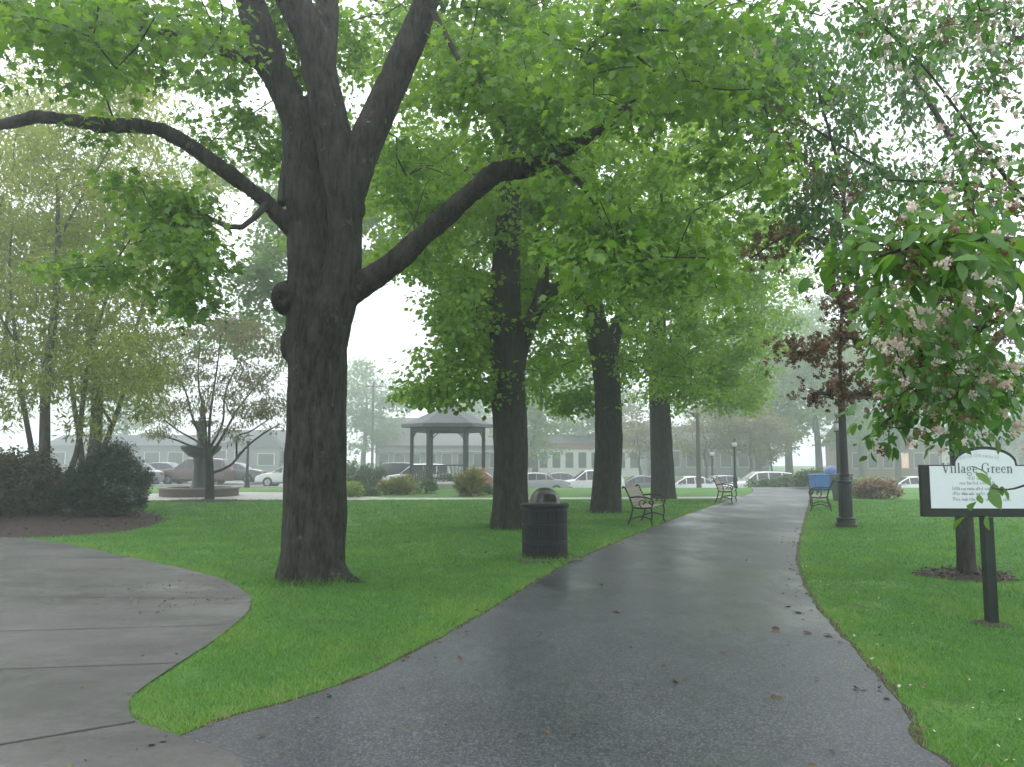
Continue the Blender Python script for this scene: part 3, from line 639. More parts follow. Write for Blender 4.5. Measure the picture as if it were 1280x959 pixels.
# ================================================================== ROW MAPLES
def row_maple(px, py, wpx, label, rows, forks, crown, nclump, seed, per, extra=()):
    rng = np.random.default_rng(seed); b = G(px, py); Y = b[1]
    root = thing('maple_tree', label, 'tree', b, group='maples in a row beside the path')
    sk = Skel(); L = []
    L.append(sk.limb([(b[0], Y, -.12, wpx * .60 * Y / FPX)] + px_limb([(x, y, r, Y) for x, y, r in rows])))
    top = L[0][-1]
    for f in forks: L.append(sk.limb(px_limb([(x, y, r, Y + dy) for x, y, r, dy in f])))
    # upper scaffold spreading from the leader
    for k in range(7):
        a = k * 2.4 + seed; h = np.interp(k, [0, 6], [.55, 1.0]); i = int(h * (len(L[0]) - 1)); s = L[0][i]
        ln = rng.uniform(3.6, 5.2); q = [(s[0], s[1], s[2], min(s[3] * .6, .16))]
        for t in (.3, .6, 1.): q.append((s[0] + math.cos(a) * ln * t, s[1] + math.sin(a) * ln * t, s[2] + ln * (.75 * t - .25 * t * t), .13 * (1 - t * .8)))
        L.append(sk.limb(q))
    rt = []
    for a in (.3, 1.6, 2.9, 4.1, 5.4):
        w = wpx * Y / FPX * .5; rt.append(catmull(np.array([(b[0] + w * r_ * math.cos(a), Y + w * r_ * math.sin(a), z, w * s_) for r_, z, s_ in ((.4, .6, .4), (.66, .25, .36), (.95, .03, .24), (1.2, -.06, .14))]), 5))
    for q in L + rt: q[:, :3] -= b
    nb = 1 + len(forks)
    trunk_organic('trunk', L[:nb] + rt, MAT['bark2'], root, .045, lump=.02, seed=seed)
    cl = []
    for (c, r, n, zmin) in crown: cl.append(ell_points(rng, n, (b[0] + c[0], Y + c[1], c[2]), r, .55, zmin))
    for e in extra: cl.append(img_blob(rng, *e))
    cl = np.concatenate(cl); cl = cl[allowed(cl)] - b
    sk.P = [q[:, :3] for q in L]; sk.r = [q[:, 3] for q in L]
    ch = grow(sk, cl, rng, .45, .10, .1, .008, minz=2.6)
    wood_mesh('branchwork', ch, MAT['bark_thin'], root, 5, 8, [core(q, .09) for q in L[:nb]] + L[nb:])
    tips = np.concatenate([np.vstack([p[-1], p[max(-3, -len(p))] + rng.normal(size=3) * .15, p[max(-5, -len(p))] + rng.normal(size=3) * .2]) for p, r in ch])
    crown_mesh('crown', tips, int(per * .85), .56, .128, KITE, MAT['leaf2'], rng, root, droop=.5, flat=.55)
row_maple(637, 661, 44, 'straight maple standing behind the black litter bin, with a side fork',
          [(637, 655, 25, ), (638, 620, 22), (638, 540, 21.5), (634, 470, 21.5), (632, 400, 20), (633, 330, 18), (636, 270, 16), (640, 210, 14), (646, 120, 12), (650, 20, 9), (655, -80, 6)],
          [[(640, 470, 15, 0), (650, 435, 12, -.1), (662, 405, 11, -.2), (676, 372, 9, -.3), (680, 335, 7, -.4), (672, 300, 5, -.5)], [(668, 392, 8, -.2), (690, 365, 8, -.3), (708, 350, 6, -.5), (740, 320, 4, -.8)]],
          [((0, 0, 8.3), (5.6, 5.6, 5.2), 330, 3.0)], 300, 21, 48, extra=[(26, 550, 460, 50, 60, 16.5, 20.5), (30, 585, 400, 40, 70, 17, 21), (30, 560, 300, 80, 70, 17, 22), (16, 520, 200, 70, 60, 17, 22)])
row_maple(757, 641, 35, 'maple with pale green leaves behind the nearer bench, its trunk leaning left',
          [(757, 636, 20), (759, 600, 17.5), (761, 540, 17), (758, 470, 16.5), (748, 420, 15), (741, 380, 13), (738, 320, 11), (736, 240, 9), (735, 140, 6), (735, 60, 4)],
          [[(757, 470, 11, 0), (768, 420, 9, .2), (785, 370, 7, .4), (800, 310, 5, .6)]],
          [((0.3, 0, 7.8), (5.6, 5.6, 5.4), 300, 3.2)], 300, 23, 46, extra=[(22, 955, 300, 50, 90, 22, 28), (30, 850, 400, 90, 90, 21, 26), (18, 880, 480, 60, 40, 22, 27), (20, 720, 480, 60, 40, 24.5, 28)])
row_maple(830, 623, 29, 'farthest maple of the row, dark trunk beyond the nearer bench',
          [(829, 619, 16), (828, 590, 14.5), (826, 540, 13.5), (824, 490, 12.5), (822, 420, 11), (822, 330, 9), (825, 240, 6), (826, 170, 4)],
          [[(825, 480, 8, 0), (845, 420, 7, .3), (870, 360, 5, .6)]],
          [((0.8, 0, 8.2), (5.8, 5.6, 5.6), 330, 3.4)], 300, 25, 46, extra=[(34, 920, 440, 60, 70, 30, 36), (14, 930, 510, 40, 22, 30, 36)])

# ================================================================== SIMPLE TREES
def tree(name, label, b, H, trunks, crown, seed, per, leaf, size, tpl, bark, spread=.5, group=None, r0=.15, tipr=.007, zs=None, hem=None, lift=.25, nscaf=8, seg=.5, flat=.7, droop=.35, sides=5):
    rng = np.random.default_rng(seed); b = np.asarray(b, float); root = thing(name, label, 'tree', b, group=group)
    sk = Skel(); L = []
    for (dx, dy, lean, rr, hh) in trunks:
        q = [(dx, dy, -.1, rr * 1.35), (dx, dy, .15, rr)] + [(dx + lean[0] * t + rng.normal() * .05 * hh * .2, dy + lean[1] * t + rng.normal() * .02 * hh, hh * t, rr * (1 - .75 * t)) for t in (.2, .4, .6, .8, 1.)]
        L.append(sk.limb(q))
    for k in range(nscaf):
        base = L[k % len(L)]; i = int(rng.uniform(.3, .9) * (len(base) - 1)); s = base[i]; a = k * 2.4 + seed; ln = rng.uniform(.25, .42) * H
        L.append(sk.limb([(s[0], s[1], s[2], s[3] * .6)] + [(s[0] + math.cos(a) * ln * t * .75, s[1] + math.sin(a) * ln * t * .75, s[2] + ln * (1.0 * t - .1 * t * t), s[3] * .6 * (1 - t * .85)) for t in (.33, .66, 1.)]))
    cl = np.concatenate([ell_points(rng, n, c, r, .6, zmin) for c, r, n, zmin in crown])
    if hem is not None: cl = cl[hem(cl + b)]
    ch = grow(sk, cl, rng, seg, lift, .1, tipr, minz=1.0)
    wood_mesh('trunk', ch, bark, root, sides, 10, L)
    tips = np.concatenate([np.vstack([p[-1], p[-1] * .5 + p[max(-4, -len(p))] * .5]) for p, r in ch])
    crown_mesh('crown', tips, per, spread, size, tpl, leaf, rng, root, droop=droop, flat=flat)
    return root
# yellow green trees at the left, over the mulch bed
def left_open(P):
    px, py = project(P); return ~((px > 215) & (py > 300)) & ~((px > 180) & (py > 520)) & ~((px > 330) & (py > 60))
g1 = 'yellow green trees at the plaza side'
b = G(52, 648); tree('locust_tree', 'tall yellow green tree with a thin dark stem, standing in the mulch bed', b, 12, [(0, 0, (-.2, .2), .17, 9.5), (.15, .1, (1.6, .5), .09, 8.5), (-.1, .1, (-1.6, .4), .09, 8.5)],
     [((0, 0, 8.4), (3.6, 3.2, 5.6), 250, 3.0), ((0.5, -.5, 4.4), (3.2, 2.4, 2.2), 80, 2.2)], 31, 38, MAT['leafy'], .18, SPRAY, MAT['bark_grey'], .65, g1, hem=left_open, lift=.05)
b = G(112, 627); b[1] = 27; b[0] = (112 - 640) / 1000 * 27; tree('locust_tree', 'yellow green tree behind the yew, with a thicker grey trunk and rising limbs', b, 14, [(0, 0, (.2, 0), .24, 11), (.1, 0, (2.2, -.4), .11, 9), (-.1, 0, (-1.4, .4), .11, 9.5)],
     [((0.3, 0, 9.5), (4.6, 3.4, 6.4), 290, 3.2), ((1.6, 0, 4.6), (3.0, 2.6, 2.0), 70, 2.8)], 32, 36, MAT['leafy'], .21, SPRAY, MAT['bark_grey'], .75, g1, hem=left_open, lift=.05)
b = at(-40, 600, 25); b[2] = 0; tree('locust_tree', 'yellow green tree half cut off by the left border of the picture', b, 13, [(0, 0, (.3, 0), .26, 10), (.1, 0, (1.4, -.4), .12, 8)],
     [((0, 0, 8.4), (4.0, 3.4, 6.4), 230, 2.2)], 33, 36, MAT['leafy'], .21, SPRAY, MAT['bark_grey'], .7, g1, hem=left_open, lift=.05)
# big pale tree behind, left of centre (fills the sky behind the old maple)
def behind_open(P):
    px, py = project(P); gap = in_poly([(425, 395), (465, 340), (530, 350), (560, 395), (525, 440), (500, 480), (492, 560), (425, 560)], px, py)
    gap2 = (px > 190) & (px < 360) & (py > 240) & (py < 340) & (np.sin(px * .05) > -.2)
    return ~gap & ~gap2 & (py < 455)
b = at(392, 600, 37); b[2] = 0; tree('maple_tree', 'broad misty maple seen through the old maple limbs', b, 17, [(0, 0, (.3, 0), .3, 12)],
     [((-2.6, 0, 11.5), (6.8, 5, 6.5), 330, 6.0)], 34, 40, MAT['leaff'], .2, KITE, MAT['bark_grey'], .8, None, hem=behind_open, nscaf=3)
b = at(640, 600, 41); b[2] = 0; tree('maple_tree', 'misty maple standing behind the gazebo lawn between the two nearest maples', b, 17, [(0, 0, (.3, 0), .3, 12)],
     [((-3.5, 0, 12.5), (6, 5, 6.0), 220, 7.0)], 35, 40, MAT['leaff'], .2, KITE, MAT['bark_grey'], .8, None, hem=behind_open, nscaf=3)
# small spreading tree by the fountain
def dogwood():
    rng = np.random.default_rng(41); b = G(262, 626); Y = b[1]; root = thing('ornamental_tree', 'small spreading tree with bare lower limbs and sparse bronze leaves before the fountain', 'tree', b)
    sk = Skel(); L = [sk.limb(px_limb([(262, 628, 7, Y), (262, 618, 6, Y), (262, 598, 5.6, Y), (261, 575, 5.2, Y), (260, 560, 4.6, Y)]))]
    for r in [[(262, 592, 3.2), (275, 588, 2.8), (290, 580, 2.5), (305, 562, 2.2), (325, 545, 1.8), (350, 530, 1.4)], [(262, 572, 3.4), (272, 556, 3), (284, 535, 2.5), (298, 510, 2), (318, 485, 1.6), (340, 460, 1.)],
              [(261, 565, 3.2), (262, 530, 2.8), (266, 495, 2.3), (272, 455, 1.6), (276, 420, 1.)], [(260, 565, 3.2), (250, 545, 2.6), (240, 520, 2.2), (232, 490, 1.7), (215, 455, 1.)],
              [(260, 562, 2.6), (240, 558, 2.2), (220, 550, 1.8), (195, 543, 1.3)], [(260, 560, 2.4), (240, 548, 2), (222, 538, 1.6), (205, 525, 1.2)], [(262, 560, 2.8), (278, 530, 2.3), (282, 490, 1.8), (300, 450, 1.)],
              [(296, 572, 2.), (297, 545, 1.8), (312, 540, 1.6), (345, 518, 1.1)], [(258, 560, 2.6), (256, 520, 2.2), (248, 480, 1.7), (250, 430, 1.)]]:
        k = rng.uniform(-1.5, 1.5); L.append(sk.limb(px_limb([(x, y, q * .62, Y + k * i / len(r)) for i, (x, y, q) in enumerate(r)])))
    cl = np.concatenate([img_blob(rng, 120, 275, 445, 85, 52, Y - 2.2, Y + 2.2), img_blob(rng, 30, 270, 520, 60, 30, Y - 1.5, Y + 1.5), img_blob(rng, 24, 325, 500, 30, 35, Y - 2, Y + 2), img_blob(rng, 14, 225, 490, 30, 30, Y - 2, Y + 2), img_blob(rng, 12, 200, 530, 22, 20, Y - 1, Y + 1), img_blob(rng, 14, 345, 515, 20, 22, Y - 1.5, Y + 1.5)])
    for q in L: q[:, :3] -= b
    sk.P = [q[:, :3] for q in L]; cl = cl - b
    ch = grow(sk, cl, rng, .35, .06, .1, .008, minz=1.4); wood_mesh('trunk', ch, MAT['bark_thin'], root, 5, 8, L)
    crown_mesh('crown', np.array([p[-1] for p, r in ch]), 60, .5, .15, SPRAY, MAT['leafb'], rng, root, flat=.5)
dogwood()
# far misty trees: shared variants, copied
def far_proto(label, seed, H, W, mat, z0):
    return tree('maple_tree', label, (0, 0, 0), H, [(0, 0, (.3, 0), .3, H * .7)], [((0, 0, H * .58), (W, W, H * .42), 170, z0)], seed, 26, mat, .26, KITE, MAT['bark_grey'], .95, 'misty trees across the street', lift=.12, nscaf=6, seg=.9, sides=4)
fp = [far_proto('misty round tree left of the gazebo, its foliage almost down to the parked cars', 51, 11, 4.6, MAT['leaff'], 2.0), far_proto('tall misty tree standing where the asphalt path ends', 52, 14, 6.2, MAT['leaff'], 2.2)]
def put(o, px, Y, s=1., rz=0.):
    x = (px - 640) / FPX * Y; o.location = (x, Y, float(terrain(x, Y))); o.scale = (s, s, s); o.rotation_euler.z = rz; return o
put(fp[0], 455, 112, 1.4); put(fp[1], 985, 104, 1.75)
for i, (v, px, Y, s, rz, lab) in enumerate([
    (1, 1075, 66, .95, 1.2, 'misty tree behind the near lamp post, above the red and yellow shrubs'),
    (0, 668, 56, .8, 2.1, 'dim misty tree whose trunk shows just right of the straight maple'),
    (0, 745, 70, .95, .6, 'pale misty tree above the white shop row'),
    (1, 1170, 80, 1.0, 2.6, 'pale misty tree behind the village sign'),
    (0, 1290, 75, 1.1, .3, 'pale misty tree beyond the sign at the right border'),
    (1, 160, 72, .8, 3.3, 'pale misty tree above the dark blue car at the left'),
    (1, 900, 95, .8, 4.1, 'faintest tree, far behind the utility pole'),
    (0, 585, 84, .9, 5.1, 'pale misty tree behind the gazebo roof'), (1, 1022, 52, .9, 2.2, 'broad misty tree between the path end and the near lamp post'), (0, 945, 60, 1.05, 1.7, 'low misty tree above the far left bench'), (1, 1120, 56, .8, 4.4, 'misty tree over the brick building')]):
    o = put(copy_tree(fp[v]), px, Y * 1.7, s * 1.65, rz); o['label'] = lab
br = tree('cherry_tree', 'small brownish tree beside the far lamp post, over the white cars', (0, 0, 0), 5.5, [(0, 0, (.2, 0), .12, 3.6)], [((0, 0, 3.6), (2.6, 2.4, 1.8), 80, 1.6)], 61, 22, MAT['leafb'], .16, KITE, MAT['bark_grey'], .6, 'brownish street trees', nscaf=5, seg=.6, sides=4)
put(br, 935, 76, 1.5)
for px, Y, s, rz, lab in ((880, 51, .95, 1., 'small brownish tree between the utility pole and the last maple'), (963, 52, .8, 2., 'lowest brownish tree, at the very end of the path'), (800, 56, 1., 3., 'brownish tree seen between the two farther maple trunks')):
    o = put(copy_tree(br), px, Y * 1.5, s * 1.5, rz); o['label'] = lab

# ================================================================== CRABAPPLES
def flowers(name, centers, rad, per, rng, mat, parent, size=.016):
    """each flower: several cupped petals about a point"""
    n = len(centers); idx = np.repeat(np.arange(n), per); q = rng.normal(size=(len(idx), 3)); q /= np.linalg.norm(q, axis=1)[:, None]
    F0 = centers[idx] + q * rad * rng.uniform(.3, 1, len(idx))[:, None]
    k = 9; P = np.repeat(F0, k, 0); d = rng.normal(size=(len(P), 3)); d /= np.linalg.norm(d, axis=1)[:, None]
    V, F = leaves_np(P + d * size * .25, d + rng.normal(size=d.shape) * .3, np.cross(d, rng.normal(size=d.shape)) + d * .5, size * rng.uniform(.8, 1.2, len(P)), KITE)
    rnd = np.clip(np.repeat(rng.random(n)[idx] * .7 + rng.random(len(idx)) * .3, k), 0, 1)
    return mesh_np(name, V, F, mat, parent, np.repeat(rnd, len(KITE[0])))
def crab_far():
    rng = np.random.default_rng(71); b = G(1208, 721); Y = b[1]; root = thing('crabapple_tree', 'blossoming crabapple whose slim trunk stands in a mulch ring behind the sign', 'tree', b, group='crabapples in blossom')
    sk = Skel(); L = [sk.limb(px_limb([(1210, 723, 13.5, Y), (1208, 705, 11, Y), (1206, 660, 10.5, Y), (1200, 600, 10, Y), (1196, 540, 9.5, Y), (1190, 480, 9, Y)]))]
    for r in [[(1196, 520, 6, 0), (1150, 485, 4.5, -.4), (1100, 492, 3.5, -.7), (1052, 492, 3, -1), (1015, 492, 2, -1.1)], [(1193, 500, 6, 0), (1150, 430, 5, -.3), (1095, 395, 4, -.7), (1050, 380, 3, -.9), (1040, 330, 2, -1)],
              [(1190, 480, 7, 0), (1195, 400, 6, .2), (1215, 300, 5, .3), (1200, 200, 4, .3), (1150, 110, 3, .2), (1110, 50, 2, .1)], [(1192, 490, 6, 0), (1250, 420, 5, .3), (1320, 350, 4, .6), (1380, 250, 3, .9)],
              [(1150, 428, 3.5, -.3), (1100, 432, 3, -.8), (1050, 420, 2.6, -1.2), (1010, 438, 2.2, -1.4), (978, 441, 1.6, -1.5)], [(1090, 398, 3, -.7), (1060, 300, 2.4, -.8), (1052, 225, 2, -.8), (1030, 140, 1.6, -.8), (1010, 60, 1.2, -.7)],
              [(1052, 500, 2.2, -1.), (1050, 440, 2., -1), (1055, 350, 2., -.9)], [(1060, 330, 2, -.8), (1000, 290, 1.6, -1.1), (940, 322, 1.2, -1.3)], [(1215, 300, 3.5, .3), (1150, 240, 2.5, 0), (1080, 200, 2, -.4), (1000, 150, 1.4, -.8)]]:
        L.append(sk.limb(px_limb([(x, y, q, Y + d) for x, y, q, d in r]), sp=.1))
    spent_l = [L[1], L[2], L[5], L[7]]
    cl = np.concatenate([img_blob(rng, 50, 1060, 110, 110, 90, Y - 1.8, Y + 1.2), img_blob(rng, 26, 960, 60, 70, 60, Y - 2, Y), img_blob(rng, 16, 1010, 230, 50, 60, Y - 1.6, Y), img_blob(rng, 20, 1040, 270, 80, 60, Y - 1.6, Y + .5), img_blob(rng, 16, 1200, 130, 90, 70, Y - 1, Y + 2),
                         img_blob(rng, 20, 1130, 250, 70, 50, Y - 1, Y + 1.5), img_blob(rng, 40, 1200, 480, 90, 80, Y - 1.5, Y + 1.5), img_blob(rng, 16, 1130, 400, 50, 50, Y - 1.2, Y + .8), img_blob(rng, 20, 1240, 40, 80, 50, Y - 1, Y + 2)])
    fill = ell_points(rng, 60, (b[0] + 1.8, Y + .6, 4.6), (2.6, 2.4, 2.2), .6, 2.4); fill = fill[project(fill)[0] > 1290]
    cl = np.concatenate([cl, fill])
    for q in L: q[:, :3] -= b
    cl = cl - b; sk.P = [q[:, :3] for q in L]
    ch = grow(sk, cl, rng, .22, .08, .12, .0045, minz=1.8); wood_mesh('trunk', ch, MAT['bark_thin'], root, 5, 10, L)
    tips = np.concatenate([np.vstack([p[-1], p[len(p) // 2]]) for p, r in ch])
    crown_mesh('crown', tips, 28, .30, .108, ELL, MAT['leafc'], rng, root, droop=.75, flat=.8)
    sel = tips[rng.random(len(tips)) < .45]; flowers('blossom', sel + rng.normal(size=sel.shape) * .1, .07, 9, rng, MAT['blossom'], root, .017)
    pts = []
    for q in spent_l:
        m = len(q); k = q[int(m * .18):, :3]; k = np.repeat(k, 4, 0); pts.append(k + rng.normal(size=k.shape) * .07)
    ex = [at(x, y, Y - 1) - b for x, y in [(1046, 300), (1050, 340), (1048, 350), (1010, 490), (1020, 300), (960, 300), (945, 318), (985, 296), (1052, 500), (1056, 470), (1090, 375), (1075, 365), (1050, 250), (1052, 235), (1005, 250), (1030, 355), (1065, 420), (1085, 492), (1075, 360), (1040, 372), (1030, 380), (1060, 392), (1120, 405)]]
    ex = np.array(ex); ex2 = np.concatenate([img_blob(rng, 8, 960, 305, 40, 25, Y - 1.6, Y - .8), img_blob(rng, 12, 1030, 265, 45, 60, Y - 1.4, Y - .4), img_blob(rng, 10, 1065, 390, 40, 55, Y - 1.4, Y - .4), img_blob(rng, 10, 1010, 440, 35, 10, Y - 1.6, Y - 1), img_blob(rng, 14, 960, 150, 60, 70, Y - 1.6, Y - .6), img_blob(rng, 8, 1050, 480, 30, 30, Y - 1.2, Y - .6)]) - b; ex = np.concatenate([ex, ex2]); ex = np.concatenate([ex + rng.normal(size=ex.shape) * .10 for _ in range(6)])
    flowers('spent_blossom', np.concatenate(pts + [ex]), .06, 6, rng, MAT['spent'], root, .022)
crab_far()
def crab_near():
    rng = np.random.default_rng(72); b = np.array([4.1, 3.7, 0]); root = thing('crabapple_tree', 'crabapple branch of large drooping leaves and pale blossoms hanging close over the sign', 'tree', b, group='crabapples in blossom')
    sk = Skel(); L = []
    L.append(sk.limb([(4.1, 3.7, -.1, .13), (4.1, 3.7, .2, .11), (4.05, 3.7, 1., .10), (3.95, 3.6, 1.6, .095)]))
    lim = lambda rows: [(*at(x, y, Y), r) for x, y, Y, r in rows]
    j = (3.95, 3.6, 1.6, .07)
    L.append(sk.limb([j] + lim([(1480, 330, 3.4, .035), (1340, 310, 3.0, .02), (1260, 300, 2.7, .012), (1180, 300, 2.5, .008), (1100, 320, 2.4, .005)]), sp=.08))
    L.append(sk.limb([j] + lim([(1480, 420, 3.7, .035), (1340, 450, 3.6, .02), (1250, 400, 3.5, .013), (1180, 460, 3.4, .009), (1110, 525, 3.3, .005)]), sp=.08))
    L.append(sk.limb([j] + lim([(1500, 300, 4.2, .035), (1360, 280, 4.4, .022), (1278, 247, 4.4, .016), (1225, 232, 4.5, .012), (1180, 228, 4.5, .009), (1110, 225, 4.5, .006)]), sp=.08))
    L.append(sk.limb(lim([(1278, 247, 4.4, .014), (1240, 200, 4.4, .011), (1205, 150, 4.4, .009), (1160, 90, 4.5, .007), (1110, 40, 4.6, .006), (1060, -10, 4.7, .004)]), sp=.08))
    L.append(sk.limb([j] + lim([(1480, 560, 3.2, .02), (1340, 590, 2.9, .007), (1290, 604, 2.7, .004), (1262, 612, 2.6, .003), (1240, 610, 2.5, .002)]), sp=.06))
    L.append(sk.limb([j] + lim([(1560, 100, 4., .04), (1400, 0, 4., .025), (1300, -40, 4, .016), (1200, -20, 4, .01)]), sp=.1))
    big = np.concatenate([img_blob(rng, 12, 1170, 315, 70, 32, 2.3, 2.8), img_blob(rng, 9, 1250, 320, 50, 40, 2.4, 3.0), img_blob(rng, 6, 1090, 320, 30, 20, 2.4, 2.7)])
    mid = np.concatenate([img_blob(rng, 40, 1200, 440, 90, 75, 3.0, 3.9), img_blob(rng, 14, 1180, 370, 100, 40, 2.8, 3.6), img_blob(rng, 12, 1230, 260, 60, 50, 3.2, 4.2), img_blob(rng, 20, 1190, 500, 85, 32, 3.0, 3.7), img_blob(rng, 5, 1115, 530, 22, 10, 3.1, 3.5), img_blob(rng, 12, 1120, 420, 40, 40, 3.2, 3.9),
                          img_blob(rng, 9, 1250, 200, 50, 60, 4.0, 4.6), img_blob(rng, 22, 1110, 60, 90, 60, 4.2, 5.2), img_blob(rng, 10, 1190, 235, 80, 20, 4.3, 4.6), img_blob(rng, 14, 1250, 70, 50, 70, 3.8, 4.8), img_blob(rng, 16, 1180, 20, 90, 30, 3.9, 4.6), img_blob(rng, 12, 1040, 30, 60, 40, 4.5, 5.4)])
    low = np.array([at(1238, 612, 2.5), at(1240, 618, 2.5), at(1250, 612, 2.55)])
    out = np.array([(3.2, 3.9, 2.6), (4.6, 4., 3.), (4.9, 3.3, 2.4), (4.2, 4.4, 2.2), (4.4, 3., 3.2), (5., 4., 2.2), (3.9, 3.2, 3.4), (4.6, 4.6, 2.6)]); out = np.concatenate([out + rng.normal(size=out.shape) * .3 for _ in range(5)]); out = out[project(out)[0] > 1340]
    for q in L: q[:, :3] -= b
    sk.P = [q[:, :3] for q in L]; big -= b; mid -= b; out -= b; low -= b
    allc = np.concatenate([big, mid, out]); ch = grow(sk, allc, rng, .12, .05, .12, .0022, minz=1.2); wood_mesh('trunk', ch, MAT['bark_thin'], root, 5, 10, L)
    tips = np.concatenate([np.vstack([p[-1], p[len(p) // 2]]) for p, r in ch])
    bigt = np.array([t for t in tips if np.min(np.linalg.norm(big - t, axis=1)) < .22]); midt = np.array([t for t in tips if np.min(np.linalg.norm(big - t, axis=1)) >= .22])
    crown_mesh('crown', np.concatenate([bigt, bigt, big, low]), 4, .16, .072, ELL, MAT['leafn'], rng, root, droop=.6, flat=.8, tone=.2)
    crown_mesh('outer_crown', np.concatenate([midt, midt]), 5, .16, .060, ELL, MAT['leafc'], rng, root, droop=.5, flat=.9, tone=.2)
    sel = np.concatenate([mid + rng.normal(size=mid.shape) * .11 for _ in range(3)] + [big + rng.normal(size=big.shape) * .08]); sel = np.concatenate([sel, sel + rng.normal(size=sel.shape) * .06]); sel = sel[rng.random(len(sel)) < .42]; pj_ = project(sel + b); sel = sel[(pj_[0] > 1095) & (pj_[1] < 565)]
    flowers('blossom', sel, .022, 6, rng, MAT['blossom'], root, .0095)
    sp = sk.P[2][3:]; sp2 = tips[rng.random(len(tips)) < .35]
    pj_ = project(sp2 + b); sp2 = sp2[(pj_[0] > 1090) & (pj_[1] < 560)]; flowers('spent_blossom', np.concatenate([sp + rng.normal(size=sp.shape) * .04, sp2 + rng.normal(size=sp2.shape) * .05, sp2 + rng.normal(size=sp2.shape) * .07]), .028, 6, rng, MAT['spent'], root, .009)
crab_near()

# ================================================================== SHRUBS
def shrub(name, label, loc, r, n, per, mat, size, tpl=KITE, seed=0, spread=.22, group=None, droop=0., stems=7, flat=.9, cat='shrub'):
    rng = np.random.default_rng(100 + seed); root = thing(name, label, cat, (loc[0], loc[1], float(terrain(loc[0], loc[1]))), group=group)
    q = ell_points(rng, n, (0, 0, r[2]), r, .35, .08); 
    q[:, 2] *= 1 + .12 * np.sin(q[:, 0] * 3 + seed)
    crown_mesh('foliage', q, per, spread, size, tpl, mat, rng, root, droop=droop, flat=flat)
    mb = MB()
    for k in range(stems):
        a = rng.random() * 6.28; e = np.array([math.cos(a) * r[0] * .6, math.sin(a) * r[1] * .6, r[2] * 1.3]); s = e * [.15, .15, 0] + [0, 0, -.05]
        mb.tube([s, s * .6 + e * .4 + rng.normal(size=3) * .04, e], [.018, .013, .006], 5)
    mb.build('stem', MAT['bark_thin'], root, True); return root
b = G(112, 652); shrub('yew_shrub', 'dense dark green yew shrub in the mulch bed', (b[0], b[1] + .8), (1.05, .95, .88), 190, 170, MAT['yew'], .085, SPRAY, 1, .24, droop=-.3)
b = G(10, 652); shrub('hedge_shrub', 'loose olive brown shrub left of the yew', (b[0], b[1] + .8), (1.1, .9, .85), 130, 130, MAT['hedge'], .08, KITE, 2, .26)
b = G(-60, 655); shrub('hedge_shrub', 'olive brown shrub at the left border', (b[0], b[1] + .9), (1.2, .9, .95), 110, 130, MAT['hedge'], .08, KITE, 3, .26)
gr = 'shrubs of the flower bed before the gazebo'
for i, (px, Y, r, n, per, m, sz, tpl, lab) in enumerate([
    (440, 33.5, (.5, .5, .32), 24, 60, 'limeshrub', .09, KITE, 'low bright lime shrub right beside the old maple trunk'),
    (462, 35, (.55, .5, .2), 22, 50, 'greenshrub', .09, KITE, 'low dark green shrub next to the lime one'),
    (497, 36, (.75, .6, .32), 34, 60, 'tan_grass', .22, SPRAY, 'tan and green clump of tall perennials in the flower bed'),
    (530, 37, (.7, .5, .26), 30, 55, 'greenshrub', .12, SPRAY, 'green leafy clump under the gazebo left post'),
    (588, 34.5, (.42, .4, .42), 24, 70, 'tan_grass', .34, SPRAY, 'fountain shaped yellow grass clump left of the straight maple'),
    (604, 40, (.55, .5, .5), 26, 60, 'azalea', .1, KITE, 'orange pink azalea beside the straight maple'),
    (612, 36, (.35, .35, .2), 14, 50, 'greenshrub', .1, KITE, 'small green tuft at the foot of the orange azalea')]):
    shrub('flower_shrub', lab, ((px - 640) / FPX * Y, Y), r, n, per, MAT[m], sz, tpl, 10 + i, .2, gr, droop=-.6 if tpl is SPRAY else 0.)
for i, (px, Y, r, m, lab) in enumerate([(1078, 33, (.65, .6, .42), 'tan_grass', 'yellow green shrub with a rounded top behind the near lamp post'), (1094, 32.2, (.8, .6, .36), 'redshrub', 'russet red shrub right of the near lamp post'), (1010, 43, (.9, .7, .5), 'greenshrub', 'dark round shrub left of the blue bin')]):
    shrub('garden_shrub', lab, ((px - 640) / FPX * Y, Y), r, 40, 60, MAT[m], .11, KITE, 30 + i, .24, 'shrubs along the right lawn')
for i, (px, Y, r, lab) in enumerate([(450, 46, (1.5, .9, .75), 'wide dark green bush at the street left of the gazebo'), (545, 49, (2.2, .8, .6), 'long dark green bush behind the gazebo floor'), (610, 49, (1.4, .8, .5), 'dark bush between the gazebo and the straight maple'), (968, 47.5, (1.6, .8, .55), 'dark bush closing off the end of the asphalt path')]):
    shrub('street_bush', lab, ((px - 640) / FPX * Y, Y), r, 70, 60, MAT['greenshrub'], .13, KITE, 40 + i, .3, 'dark bushes along the street')

